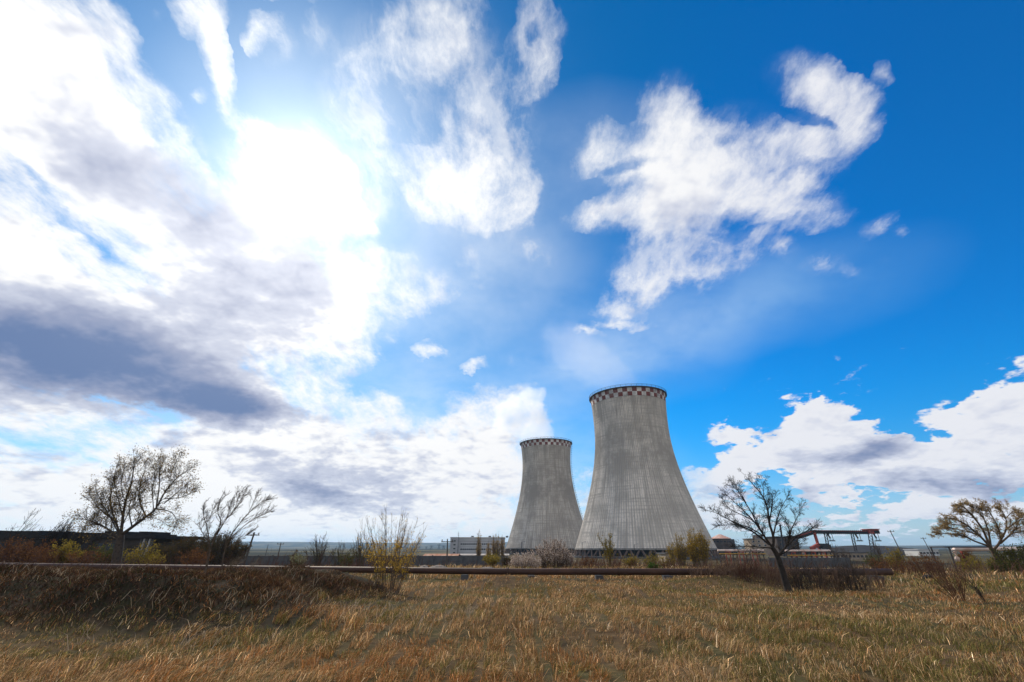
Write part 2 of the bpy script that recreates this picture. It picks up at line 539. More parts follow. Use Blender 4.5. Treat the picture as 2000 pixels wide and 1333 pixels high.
# ------------------------------------------------------------------ materials
def mat(name, color, rough=0.85, var=0.25, scale=4.0, color2=None, bump=0.0, stretch=(1, 1, 1), metal=0.0, detail=6.0):
    m = bpy.data.materials.new(name)
    m.use_nodes = True
    n = NT(m.node_tree)
    b = m.node_tree.nodes['Principled BSDF']
    b.inputs['Roughness'].default_value = rough
    b.inputs['Metallic'].default_value = metal
    b.inputs['Specular IOR Level'].default_value = 0.25
    t = n.n.new('ShaderNodeTexCoord')
    v = n.mapping(t.outputs['Object'], scale=stretch)
    f = n.noise(v, scale, detail, .6)
    c1 = tuple(color) + (1,)
    c2 = tuple(color2) + (1,) if color2 else tuple(c * (1 - var * 1.4) for c in color) + (1,)
    c0 = tuple(min(1, c * (1 + var * .6)) for c in color) + (1,)
    col = n.mix(n.smooth(f, .42, .70), c1, c2)
    col = n.mix(n.smooth(f, .45, .28), col, c0)
    n.put(b.inputs['Base Color'], col)
    if bump:
        bm = n.n.new('ShaderNodeBump')
        bm.inputs['Strength'].default_value = bump
        bm.inputs['Distance'].default_value = .05
        n.put(bm.inputs['Height'], f)
        n.put(b.inputs['Normal'], bm.outputs[0])
    return m


def leaf_mat(name, c1, c2, c3=None, trans=.35):
    """leaves, buds or petals: every leaf its own tint, some light passing through"""
    m = bpy.data.materials.new(name)
    m.use_nodes = True
    n = NT(m.node_tree)
    n.n.clear()
    g = n.n.new('ShaderNodeNewGeometry')
    r = g.outputs['Random Per Island']
    col = n.mix(r, tuple(c1) + (1,), tuple(c2) + (1,))
    if c3:
        col = n.mix(n.smooth(n.math('FRACT', n.math('MULTIPLY', r, 7.31)), .6, .9), col, tuple(c3) + (1,))
    d = n.n.new('ShaderNodeBsdfDiffuse')
    t = n.n.new('ShaderNodeBsdfTranslucent')
    n.put(d.inputs[0], col)
    n.put(t.inputs[0], col)
    mx = n.n.new('ShaderNodeMixShader')
    mx.inputs[0].default_value = trans
    n.l.new(d.outputs[0], mx.inputs[1])
    n.l.new(t.outputs[0], mx.inputs[2])
    o = n.n.new('ShaderNodeOutputMaterial')
    n.l.new(mx.outputs[0], o.inputs[0])
    return m


# ------------------------------------------------------------------ ground sheet
def axis(lim, near, step, grow):
    a = [0.0]
    s = step
    while a[-1] < lim:
        if a[-1] > near:
            s *= grow
        a.append(a[-1] + s)
    a[-1] = lim
    return a


xa = axis(8200, 24, .36, 1.07)
xs = np.array([-v for v in reversed(xa[1:])] + xa)
ys = np.array([-v for v in reversed(axis(8200, 2, 2.0, 1.35)[1:])] + axis(8200, 34, .34, 1.055))
XX, YY = np.meshgrid(xs, ys)
ZZ = ground(XX, YY)
nx, ny = len(xs), len(ys)
idx = np.arange(nx * ny).reshape(ny, nx)
quads = np.stack([idx[:-1, :-1], idx[:-1, 1:], idx[1:, 1:], idx[1:, :-1]], -1).reshape(-1, 4)
gm = bpy.data.materials.new('dry_soil')
gm.use_nodes = True
n = NT(gm.node_tree)
b = gm.node_tree.nodes['Principled BSDF']
b.inputs['Roughness'].default_value = 1.0
b.inputs['Specular IOR Level'].default_value = 0.05
t = n.n.new('ShaderNodeTexCoord')
ob = t.outputs['Object']
f1, f2, f3 = n.noise(ob, .35, 6, .6), n.noise(ob, 3.5, 6, .65), n.noise(n.mapping(ob, scale=(1, .35, 0)), .006, 7, .68)
c = n.mix(n.smooth(f1, .38, .62), (.078, .050, .026, 1), (.052, .048, .020, 1))
c = n.mix(n.smooth(f2, .5, .7), c, (.026, .020, .012, 1))
c = n.mix(n.smooth(f2, .45, .3), c, (.14, .095, .048, 1))
# darker earth of the bank, its slope's shade put into the colour
xg, yg, _z = n.sep(ob)
bank_shade = n.math('MULTIPLY', n.smooth(n.math('ADD', xg, n.math('MULTIPLY', f2, 2.0)), -1.8, -4.2), n.math('MULTIPLY', n.smooth(n.math('ADD', yg, n.math('MULTIPLY', f1, 2.0)), 10.6, 12.4), n.smooth(yg, 24, 20)))
c = n.mix(bank_shade, c, n.mix(n.smooth(f2, .4, .6), (.026, .018, .012, 1), (.018, .018, .009, 1)))
far = n.mix(n.smooth(f3, .46, .56), (.085, .075, .045, 1), (.008, .014, .012, 1))
ln = n.vmath('LENGTH', ob)
c = n.mix(n.smooth(ln, 120, 420), c, far)
n.put(b.inputs['Base Color'], c)
bm = n.n.new('ShaderNodeBump')
bm.inputs['Strength'].default_value = .8
bm.inputs['Distance'].default_value = .06
n.put(bm.inputs['Height'], f2)
n.put(b.inputs['Normal'], bm.outputs[0])
tag(link('ground', mesh_np('ground', np.stack([XX, YY, ZZ], -1), quads, mats=[gm], smooth=True)), kind='structure')

# ------------------------------------------------------------------ grass
rg = np.random.default_rng(7)


def grass_mat():
    m = bpy.data.materials.new('dry_grass')
    m.use_nodes = True
    n = NT(m.node_tree)
    n.n.clear()
    a = n.n.new('ShaderNodeAttribute')
    a.attribute_name = 'Col'
    d = n.n.new('ShaderNodeBsdfDiffuse')
    t = n.n.new('ShaderNodeBsdfTranslucent')
    n.put(d.inputs[0], a.outputs['Color'])
    n.put(t.inputs[0], a.outputs['Color'])
    mx = n.n.new('ShaderNodeMixShader')
    mx.inputs[0].default_value = .30
    n.l.new(d.outputs[0], mx.inputs[1])
    n.l.new(t.outputs[0], mx.inputs[2])
    o = n.n.new('ShaderNodeOutputMaterial')
    n.l.new(mx.outputs[0], o.inputs[0])
    return m


GRASS = grass_mat()
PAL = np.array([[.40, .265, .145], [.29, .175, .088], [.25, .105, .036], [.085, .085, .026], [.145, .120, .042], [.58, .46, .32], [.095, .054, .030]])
BPAL = np.array([[.24, .15, .075], [.13, .075, .042], [.15, .062, .026], [.040, .042, .016], [.062, .052, .022], [.30, .23, .16], [.060, .034, .026]])  # meadow tints darkened for the bank, shade of its slope mixed in


def blades(name, X, Y, h, w, lean, colors, droop):
    """one mesh of bent grass blades: quad + tip triangle each"""
    k = len(X)
    Z = ground(X, Y) - .02
    base = np.stack([X, Y, Z], -1)
    az = rg.random(k) * 2 * np.pi
    side = np.stack([np.cos(az), np.sin(az), np.zeros(k)], -1) * (w * .5)[:, None]
    L = lean * h[:, None]
    up = np.zeros((k, 3))
    up[:, 2] = h
    mid = base + up * (.58 - .06 * droop)[:, None] + L * .30
    tip = base + up * (1 - .45 * droop)[:, None] + L
    V = np.stack([base - side, base + side, mid + side * .8, mid - side * .8, tip], 1).reshape(-1, 3)
    i = np.arange(k)[:, None] * 5
    q = i + np.array([[0, 1, 2, 3]])
    tr = i + np.array([[3, 2, 4]])
    C = np.repeat(colors, 5, axis=0).reshape(k, 5, 3)
    return mesh_np(name, V, q, tr, mats=[GRASS], color=C.reshape(-1, 3))


def sample_field(k, d0, d1, power, half=1.0):
    """points fanned out before the camera, density falling as distance**-power"""
    e = 2 - power
    u = rg.random(k)
    d = (d0 ** e + u * (d1 ** e - d0 ** e)) ** (1 / e)
    a = (rg.random(k) * 2 - 1) * half
    return d * np.sin(a), d * np.cos(a), d


def palette(X, Y, on_bank):
    k = len(X)
    green = vnoise(X, Y, .28, 31) * .55 + vnoise(X, Y, 1.1, 32) * .45
    orange = vnoise(X, Y, .22, 33) * .55 + vnoise(X, Y, 1.1, 34) * .45
    pale = vnoise(X, Y, .35, 35) * .5 + vnoise(X, Y, 1.6, 36) * .5
    wts = np.stack([.9 + 1.6 * sstep(pale, .5, .75), np.full(k, .9), .35 + 3.2 * sstep(orange, .52, .75), .35 + 5.0 * sstep(green, .50, .72),
                    .5 + 3.0 * sstep(green, .42, .7), .12 + .4 * sstep(pale, .55, .8), np.full(k, .8)], -1)
    wts[:, 6] += 5.0 * on_bank
    wts[:, 2] += .5 * on_bank
    wts[:, 5] *= 1 - .6 * on_bank
    wts[:, 0] *= 1 - .55 * on_bank
    cw = np.cumsum(wts, 1)
    r = rg.random(k) * cw[:, -1]
    ci = (r[:, None] > cw).sum(1)
    ci = np.clip(ci, 0, 6)
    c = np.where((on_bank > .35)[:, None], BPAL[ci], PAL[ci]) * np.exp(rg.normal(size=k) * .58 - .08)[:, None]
    return c * np.array([1.24, 1.20, 1.10])


def pipe_y(x):
    return np.interp(x, [-60, -39, 0, 20.8, 60], [44, 38.3, 28.0, 27.5, 27.3])


def field(name, k, d0, d1, power, hmin, hmax, w0, wk, label, half=1.0, lay=.30):
    X, Y, d = sample_field(k, d0, d1, power, half)
    keep = (Y - pipe_y(X) > .45) | (Y - pipe_y(X) < -.32)
    keep &= rg.random(len(X)) > .55 * sstep(vnoise(X, Y, .55, 81) * .6 + vnoise(X, Y, 1.7, 82) * .4, .46, .28)
    keep &= bank_mask(X, Y) < .25 + 1.1 * rg.random(k) ** 1.6
    X, Y, d = X[keep], Y[keep], d[keep]
    # tussocks: blades gather towards random tuft centres
    cell = .38 + .012 * d
    tx, ty = np.floor(X / cell), np.floor(Y / cell)
    jx, jy = hash2(tx, ty, 41), hash2(tx, ty, 42)
    pull = .45 * hash2(tx, ty, 43)
    X = X + ((tx + .2 + .6 * jx) * cell - X) * pull
    Y = Y + ((ty + .2 + .6 * jy) * cell - Y) * pull
    k = len(X)
    bk = bank_mask(X, Y)
    tuft = hash2(tx, ty, 44)
    h = hmin + (hmax - hmin) * rg.random(k) ** 1.6 * (.5 + .9 * vnoise(X, Y, .5, 51)) * (.6 + .8 * tuft)
    h = h * (1 - .5 * sstep(bk, .3, .9))
    w = (w0 + wk * d) * (.6 + .8 * rg.random(k))
    wind = np.stack([.22 + .5 * (vnoise(X, Y, .3, 52) - .3), .10 * np.ones(k), np.zeros(k)], -1)
    ta = hash2(tx, ty, 45) * 2 * np.pi
    tl = np.stack([np.cos(ta), np.sin(ta), np.zeros(k)], -1) * .30
    rnd = rg.normal(size=(k, 3)) * np.array([.38, .38, 0])
    lean = wind + tl + rnd
    droop = np.clip(rg.random(k) * 1.2, 0, 1)
    laid = rg.random(k) < lay * (.3 + 1.6 * vnoise(X, Y, .45, 53))
    lean[laid] *= 2.0
    droop[laid] = 1.0
    tag(link(name, blades(name, X, Y, h, w, lean, palette(X, Y, bk), droop)), label, 'grass', kind='stuff')


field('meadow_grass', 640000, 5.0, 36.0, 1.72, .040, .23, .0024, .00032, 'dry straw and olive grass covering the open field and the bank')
field('rough_grass', 170000, 29.0, 150.0, 1.9, .10, .42, .006, .00050, 'tall tawny dry grass on the waste ground beyond the rusty pipe', lay=.05)
# dark brown heath on the bank
k = 200000
X = -42 + 40 * rg.random(k)
Y = 9.5 + 9.5 * rg.random(k)
sel = bank_mask(X, Y) > .12 + .5 * rg.random(k)
X, Y = X[sel], Y[sel]
k = len(X)
cl = vnoise(X, Y, 1.4, 65)
hp = np.array([[.045, .026, .019], [.030, .029, .012], [.070, .036, .024], [.12, .058, .024], [.22, .15, .09]])
ru = vnoise(X, Y, .8, 66)
hi = np.where(rg.random(k) < .10 + .45 * sstep(ru, .55, .8), 3 + (rg.random(k) < .25), (rg.random(k) * 3).astype(int))
hc = hp[hi] * np.exp(rg.normal(size=k) * .45)[:, None]
ln_ = np.stack([rg.normal(size=k) * 1.0 + .2, rg.normal(size=k) * 1.0, np.zeros(k)], -1)
tag(link('heath', blades('heath', X, Y, (.05 + .18 * rg.random(k)) * (.3 + 1.1 * cl), .010 + .010 * rg.random(k), ln_, hc, .4 * rg.random(k))),
    'dark brown low heath covering the earth bank on the left', 'heath', kind='stuff')
# long bleached reeds bent over on the bank and along its foot
k = 5200
X = -34 + 33 * rg.random(k)
Y = 9.5 + 8 * rg.random(k)
sel = vnoise(X, Y, .45, 61) > .52
X, Y = X[sel], Y[sel]
k = len(X)
ln_ = np.stack([.7 + rg.normal(size=k) * .9, rg.normal(size=k) * .8 - .2, np.zeros(k)], -1)
pc = np.array([.40, .32, .23]) * (.5 + .7 * rg.random(k))[:, None]
tag(link('bleached_reeds', blades('bleached_reeds', X, Y, .16 + .30 * rg.random(k), .006 + .006 * rg.random(k), ln_, pc, .35 + .5 * rg.random(k))),
    'long bleached stalks bent over on the dark earth bank', 'reeds', kind='stuff')

# ------------------------------------------------------------------ shared materials
RUST = mat('rusty_steel', (.046, .023, .016), .62, .5, 1.1, (.075, .034, .020), bump=.3)
RUST_RED = mat('red_brown_steel', (.30, .055, .042), .7, .35, 1.2, (.09, .03, .025))
DARK = mat('dark_steel', (.030, .030, .034), .7, .3, 2.0)
GREY_STEEL = mat('grey_steel', (.16, .16, .165), .6, .3, 2.0)
CONC = mat('weathered_concrete', (.24, .225, .205), .95, .3, .8, (.13, .12, .11), bump=.2)
CONC_DARK = mat('dark_concrete', (.085, .085, .088), .95, .3, .7, (.05, .05, .052))
WHITE = mat('white_cladding', (.42, .42, .43), .7, .12, .25)
WHITE2 = mat('pale_cladding', (.52, .51, .49), .7, .12, .25)
TAN = mat('tan_render', (.34, .27, .20), .9, .25, .3)
BROWN_WALL = mat('brown_render', (.085, .065, .055), .9, .3, .3)
TAR = mat('tar_roof', (.020, .018, .018), .9, .4, .6)
RED_ROOF = mat('faded_red_roof', (.42, .22, .17), .85, .3, .5, (.5, .42, .36))
RUST_ROOF = mat('rusted_sheet_roof', (.26, .09, .035), .85, .4, .4, (.32, .22, .15))
GLASS = mat('dark_window', (.03, .035, .045), .25, .2, .5)
WOOD = mat('grey_wood', (.075, .062, .052), .9, .3, 2.0, stretch=(4, 4, .4))
YELLOW = mat('yellow_paint', (.45, .25, .03), .6, .2, 2.0)
LAGGING = mat('pipe_lagging', (.72, .58, .50), .6, .2, .6, (.50, .30, .22))
STONE = mat('rubble_stone', (.20, .17, .145), .95, .35, 2.0)
COAL = mat('coal', (.018, .017, .018), .95, .4, .05)


def concrete_shell(name, base, throat_z, ribs=150):
    m = bpy.data.materials.new(name)
    m.use_nodes = True
    n = NT(m.node_tree)
    b = m.node_tree.nodes['Principled BSDF']
    b.inputs['Roughness'].default_value = .95
    b.inputs['Specular IOR Level'].default_value = .1
    t = n.n.new('ShaderNodeTexCoord')
    x, y, z = n.sep(t.outputs['Object'])
    th = n.math('MULTIPLY', n.math('ARCTAN2', y, x), 22.0)
    cyl = n.comb(th, z, 0.0)
    blot = n.noise(cyl, .09, 7, .62)
    streak = n.noise(n.mapping(cyl, scale=(1.0, .055, 1)), .9, 7, .65)
    lift = n.noise(n.mapping(cyl, scale=(.045, 1.0, 1)), 1.3, 5, .6)
    panel = n.noise(n.mapping(cyl, scale=(.55, .38, 1)), 1.0, 3, .7)
    fine = n.noise(n.mapping(cyl, scale=(1, .3, 1)), 2.6, 5, .7)
    c0 = tuple(base) + (1,)
    k = lambda s: tuple(v * s for v in base) + (1,)
    c = n.mix(n.smooth(blot, .42, .64), c0, k(.62))
    wash = n.noise(n.mapping(cyl, scale=(.5, .018, 1)), 1.0, 5, .6)
    c = n.mix(n.smooth(wash, .52, .68, 0, .8), c, k(.48))
    c = n.mix(n.smooth(wash, .46, .32, 0, .7), c, k(1.2))
    c = n.mix(n.smooth(streak, .50, .70), c, k(.52))
    c = n.mix(n.smooth(streak, .46, .28), c, k(1.22))
    c = n.mix(n.math('MULTIPLY', n.smooth(lift, .50, .66), .7), c, k(.56))
    c = n.mix(n.math('MULTIPLY', n.smooth(panel, .52, .66), .38), c, k(.60))
    c = n.mix(n.math('MULTIPLY', n.smooth(fine, .54, .68), .75), c, k(.42))
    # darker in the gaps between the ribs
    rf = n.math('FRACT', n.math('MULTIPLY', n.math('ARCTAN2', y, x), ribs / (2 * math.pi)))
    gap = n.math('LESS_THAN', rf, .5)
    c = n.mix(n.math('MULTIPLY', gap, n.smooth(streak, .3, .6, .25, .75)), c, k(.55))
    # joints between the shuttering lifts
    fr = n.math('FRACT', n.math('DIVIDE', z, 1.45))
    line = n.math('MULTIPLY', n.math('LESS_THAN', fr, .12), n.smooth(fine, .35, .6, .05, .32))
    c = n.mix(line, c, k(.45))
    # damp staining round the throat
    dz = n.math('ABSOLUTE', n.math('SUBTRACT', z, throat_z))
    damp = n.math('MULTIPLY', n.smooth(dz, 17, 3), n.smooth(blot, .36, .58))
    c = n.mix(n.math('MULTIPLY', damp, .85), c, k(.50))
    n.put(b.inputs['Base Color'], c)
    bm = n.n.new('ShaderNodeBump')
    bm.inputs['Strength'].default_value = .5
    bm.inputs['Distance'].default_value = .08
    n.put(bm.inputs['Height'], n.math('ADD', fine, n.math('MULTIPLY', line, -1.0)))
    n.put(b.inputs['Normal'], bm.outputs[0])
    return m


RED_PAINT = mat('red_band_paint', (.15, .040, .030), .85, .5, .35, (.20, .11, .09))
WHITE_PAINT = mat('white_band_paint', (.58, .55, .50), .85, .4, .35)


def cooling_tower(label, X, Y, prm, ribs, nsq, rowh, ladder, base_col, throat):
    zt, rt, kb, ka, H = prm
    LIP = 1.1
    g0 = FAR_Z
    o = Vector((X, Y, g0))
    root = thing('cooling_tower', label, 'cooling tower', o, 'pair of concrete cooling towers')
    rad = lambda z: math.sqrt(rt * rt + ((kb if z < zt else ka) * (z - zt)) ** 2)
    # ribbed concrete shell with real thickness
    nt_ = ribs * 4
    zs = np.linspace(LIP, H, 66)
    th = np.arange(nt_) * 2 * np.pi / nt_
    offs = np.tile([0, 0, .20, .20], ribs)
    R = np.array([rad(z) for z in zs])
    ro = R[:, None] + offs[None, :]
    outer = np.stack([ro * np.cos(th), ro * np.sin(th), np.repeat((zs - g0)[:, None], nt_, 1)], -1).reshape(-1, 3)
    ri = np.repeat((R - .7)[:, None], nt_, 1)
    inner = np.stack([ri * np.cos(th), ri * np.sin(th), np.repeat((zs - g0)[:, None], nt_, 1)], -1).reshape(-1, 3)
    nz = len(zs)
    ix = np.arange(nz * nt_).reshape(nz, nt_)
    nxt = np.roll(ix, -1, axis=1)
    q1 = np.stack([ix[:-1], nxt[:-1], nxt[1:], ix[1:]], -1).reshape(-1, 4)
    q2 = np.stack([ix[:-1], ix[1:], nxt[1:], nxt[:-1]], -1).reshape(-1, 4) + nz * nt_
    qt = np.stack([ix[-1], nxt[-1], nxt[-1] + nz * nt_, ix[-1] + nz * nt_], -1)
    qb = np.stack([ix[0], ix[0] + nz * nt_, nxt[0] + nz * nt_, nxt[0]], -1)
    sm = concrete_shell('tower_concrete', base_col, throat, ribs)
    link('shell', mesh_np('shell', np.concatenate([outer, inner]), np.concatenate([q1, q2, qt, qb]), mats=[sm]), root)
    # painted chequer band, two courses
    mb = MB()
    top = H - .35
    for row in range(2):
        for i in range(nsq):
            z1 = top - row * rowh
            z0 = z1 - rowh
            sub = 4
            for s in range(sub):
                a0 = 2 * math.pi * (i + s / sub) / nsq
                a1 = 2 * math.pi * (i + (s + 1) / sub) / nsq
                r1, r0 = rad(z1) + .24, rad(z0) + .24
                mb.face([(r0 * math.cos(a0), r0 * math.sin(a0), z0 - g0), (r0 * math.cos(a1), r0 * math.sin(a1), z0 - g0),
                         (r1 * math.cos(a1), r1 * math.sin(a1), z1 - g0), (r1 * math.cos(a0), r1 * math.sin(a0), z1 - g0)], (i + row) % 2)
    for i in range(nsq * 4):       # underside of the band
        a0, a1 = 2 * math.pi * i / (nsq * 4), 2 * math.pi * (i + 1) / (nsq * 4)
        zb = top - 2 * rowh
        r1, r0 = rad(zb) + .24, rad(zb) - .1
        mb.face([(r1 * math.cos(a0), r1 * math.sin(a0), zb - g0), (r0 * math.cos(a0), r0 * math.sin(a0), zb - g0),
                 (r0 * math.cos(a1), r0 * math.sin(a1), zb - g0), (r1 * math.cos(a1), r1 * math.sin(a1), zb - g0)], 1)
    mb.build('chequer_band', [RED_PAINT, WHITE_PAINT], root)
    # walkway ring and railing round the mouth
    mb = MB()
    N = 96
    rH = rad(H)
    prof = [(rH - .9, H - .32), (rH + .95, H - .32), (rH + .95, H + .10), (rH - .9, H + .10)]
    for i in range(N):
        a0, a1 = 2 * math.pi * i / N, 2 * math.pi * (i + 1) / N
        for j in range(4):
            (ra, za), (rb, zb) = prof[j], prof[(j + 1) % 4]
            mb.face([(ra * math.cos(a0), ra * math.sin(a0), za - g0), (rb * math.cos(a0), rb * math.sin(a0), zb - g0),
                     (rb * math.cos(a1), rb * math.sin(a1), zb - g0), (ra * math.cos(a1), ra * math.sin(a1), za - g0)][::-1])
    mb.build('rim_walkway', CONC_DARK, root)
    mb = MB()
    ring = lambda r, z: [(r * math.cos(2 * math.pi * i / N), r * math.sin(2 * math.pi * i / N), z - g0) for i in range(N)]
    mb.tube(ring(rH + .85, H + 1.15), .07, 5, closed=True)
    mb.tube(ring(rH + .85, H + .65), .05, 5, closed=True)
    for p in ring(rH + .85, H + .1)[::2]:
        mb.bar(p, (p[0], p[1], p[2] + 1.05), .09)
    mb.build('railing', DARK, root)
    # raking columns under the shell
    rb = rad(LIP)
    NC = 42
    cm = mat('column_concrete', (.12, .085, .07), .95, .3, .8)
    col_me = {}
    for i in range(NC):
        a = 2 * math.pi * i / NC
        for s in (-1, 1):
            if s not in col_me:
                m2 = MB()
                a2 = s * math.pi / NC * .92
                m2.bar((rb + 1.6, 0, -.3), ((rb - .35) * math.cos(a2), (rb - .35) * math.sin(a2), LIP - g0 + .15), .62, .62)
                c0 = m2.build('column', cm, root)
                col_me[s] = c0.data
                c0.rotation_euler = (0, 0, a)
            else:
                c1 = link('column', col_me[s], root)
                c1.rotation_euler = (0, 0, a)
    # lip beam, dark packing inside and the low basin wall
    mb = MB()
    prof = [(rb - .75, LIP - .35), (rb + .42, LIP - .35), (rb + .42, LIP + .30), (rb - .75, LIP + .30)]
    for i in range(N):
        a0, a1 = 2 * math.pi * i / N, 2 * math.pi * (i + 1) / N
        for j in range(4):
            (ra, za), (rb2, zb) = prof[j], prof[(j + 1) % 4]
            mb.face([(ra * math.cos(a0), ra * math.sin(a0), za - g0), (rb2 * math.cos(a0), rb2 * math.sin(a0), zb - g0),
                     (rb2 * math.cos(a1), rb2 * math.sin(a1), zb - g0), (ra * math.cos(a1), ra * math.sin(a1), za - g0)][::-1])
    mb.build('lip_beam', CONC, root)
    mb = MB()
    mb.tube([(0, 0, -.3), (0, 0, LIP - g0 + 1.5)], rb - 4.5, 64)
    mb.build('packing', DARK, root)
    mb = MB()
    mb.tube([(0, 0, -.4), (0, 0, .75)], rb + 3.4, 72)
    mb.build('basin', CONC_DARK, root)
    if ladder is not None:
        mb = MB()
        for off in (-.32, .32):
            pts = []
            for z in np.linspace(LIP, H, 40):
                r = rad(z) + .75
                a = ladder + off / r
                pts.append((r * math.cos(a), r * math.sin(a), z - g0))
            mb.tube(pts, .10, 5)
        for z in np.linspace(LIP + 1, H - .5, 90):
            r = rad(z) + .75
            mb.bar((r * math.cos(ladder - .32 / r), r * math.sin(ladder - .32 / r), z - g0), (r * math.cos(ladder + .32 / r), r * math.sin(ladder + .32 / r), z - g0), .08)
        for z in np.linspace(LIP + 2, H - .5, 45):   # safety hoops
            r = rad(z)
            c = [(((r + .75) + .8 * math.sin(math.pi * s / 6)) * math.cos(ladder + .5 * math.cos(math.pi * s / 6) / r),
                  ((r + .75) + .8 * math.sin(math.pi * s / 6)) * math.sin(ladder + .5 * math.cos(math.pi * s / 6) / r), z - g0) for s in range(7)]
            mb.tube(c, .05, 4)
        mb.build('ladder', DARK, root)
    return root


T2 = (60.588, 230.0)
T1 = (25.922, 350.0)
cooling_tower('larger, nearer cooling tower of ribbed grey concrete with a red and white chequered rim', *T2, (56.059, 18.078, .461, .326, 73.15), 150, 52, 2.05, None, (.68, .615, .53), 46)
cooling_tower('smaller, farther cooling tower behind the blossoming bush, steam rising from its chequered rim', *T1, (58.118, 17.777, .427, .449, 73.848), 132, 56, 1.95,
              math.atan2(-.12, 1.0), (.55, .495, .425), 44)

# ------------------------------------------------------------------ steam
def steam(name, label, spec, dens, Y, hull_r, noise_scale):
    """puffs: (px, py, radius in metres, depth offset); density is a sum of soft balls broken by noise"""
    balls = [(P(px, py, Y + dy), r) for (px, py, r, dy) in spec]
    org = sum((bb[0] for bb in balls), Vector()) / len(balls)
    V, Q = [], []
    base = 0
    mb = MB(org)
    for p, r in balls:
        rr = r * hull_r
        nseg, nring = 20, 10
        rows = []
        for i in range(nring + 1):
            ph = math.pi * i / nring
            rows.append([(p.x + rr * math.sin(ph) * math.cos(2 * math.pi * j / nseg), p.y + rr * math.sin(ph) * math.sin(2 * math.pi * j / nseg), p.z + rr * math.cos(ph)) for j in range(nseg)])
        for i in range(nring):
            for j in range(nseg):
                j2 = (j + 1) % nseg
                if i == 0:
                    mb.face([rows[0][0], rows[1][j], rows[1][j2]])
                elif i == nring - 1:
                    mb.face([rows[i][j], rows[nring][0], rows[i][j2]])
                else:
                    mb.face([rows[i][j], rows[i + 1][j], rows[i + 1][j2], rows[i][j2]])
    m = bpy.data.materials.new(name + '_vapour')
    m.use_nodes = True
    n = NT(m.node_tree)
    n.n.clear()
    t = n.n.new('ShaderNodeTexCoord')
    ob = t.outputs['Object']
    wv = n.vmath('ADD', ob, n.vmath('SCALE', n.vmath('SUBTRACT', n.noise(ob, noise_scale, 5, .6, col=True), (.5, .5, .5)), scale=.55 / noise_scale))
    acc = 0.0
    for p, r in balls:
        acc = n.math('MULTIPLY_ADD', n.sphere(n.mapping(wv, tuple(p - org), (0, 0, 0), (r, r, r), 'TEXTURE')), 1.6, acc)
    fine = n.noise(ob, noise_scale * 2.2, 6, .62)
    d = n.math('ADD', n.math('MINIMUM', acc, 1.2), n.math('MULTIPLY', n.math('SUBTRACT', fine, .5), 1.5))
    d = n.math('MULTIPLY', n.smooth(d, .25, .95), dens)
    pv = n.n.new('ShaderNodeVolumePrincipled')
    pv.inputs['Color'].default_value = (.99, .99, .99, 1)
    pv.inputs['Anisotropy'].default_value = .45
    pv.inputs['Density Attribute'].default_value = ''
    n.put(pv.inputs['Density'], d)
    o = n.n.new('ShaderNodeOutputMaterial')
    n.l.new(pv.outputs[0], o.inputs['Volume'])
    tmp = mb.build(name + '_puffs', m)
    md = tmp.modifiers.new('join', 'REMESH')
    md.mode = 'VOXEL'
    md.voxel_size = max(r for _, r in balls) * .16
    dg = bpy.context.evaluated_depsgraph_get()
    me = bpy.data.meshes.new_from_object(tmp.evaluated_get(dg))
    bpy.data.objects.remove(tmp)
    me.name = name
    me.materials.clear()
    me.materials.append(m)
    ob_ = link(name, me, None, org)
    return tag(ob_, label, 'steam')


steam('steam_plume', 'thick white steam drifting up and left from the smaller cooling tower',
      [(1058, 848, 13, 0), (1030, 850, 11, 4), (1048, 822, 13, -3), (1042, 792, 12, 3), (1032, 770, 9, 0), (1012, 788, 12, 2), (1008, 822, 13, -2), (985, 800, 11, 5), (1055, 768, 7, 0), (975, 830, 10, 0)],
      .06, 352, .98, .075)
steam('thin_vapour', 'faint thin vapour wisps above the larger cooling tower',
      [(1225, 745, 9, 0), (1200, 735, 12, 3), (1170, 712, 16, -3), (1135, 690, 18, 2), (1100, 665, 18, 0)], .008, 234, .98, .06)

# ------------------------------------------------------------------ rusty pipeline across the field
pl = [(-62.0, 44.2), (-50, 41.3), (-39.0, 38.3), (-26, 34.6), (-13, 31.2), (0.0, 28.0), (6, 27.85), (10.5, 27.7), (14.6, 27.6), (20.4, 27.45)]
root = thing('pipeline', 'long rusty pipeline lying low across the field in front of the fence', 'pipeline', (0, 28, 0))
mb = MB((0, 28, 0))
pts = []
for (x, y) in pl:
    pts.append((x, y, .40))
mb.tube(pts, .165, 18)
mb.build('pipe', RUST, root, smooth=True)
for i, x in enumerate(np.linspace(-58, 19.5, 22)):
    y = float(np.interp(x, [p[0] for p in pl], [p[1] for p in pl]))
    mb = MB((0, 28, 0))
    g = gz(x, y)
    mb.box((x, y, (g - .1 + .22) / 2), (.35, .8, max(.1, .22 - g + .1)))
    mb.build('sleeper', CONC_DARK, root)
for i, x in enumerate(np.linspace(-55, 18, 13)):
    y = float(np.interp(x, [p[0] for p in pl], [p[1] for p in pl]))
    mb = MB((0, 28, 0))
    mb.tube([(x - .05, y + .012, .40), (x + .05, y - .012, .40)], .20, 18)
    mb.build('flange', RUST, root)

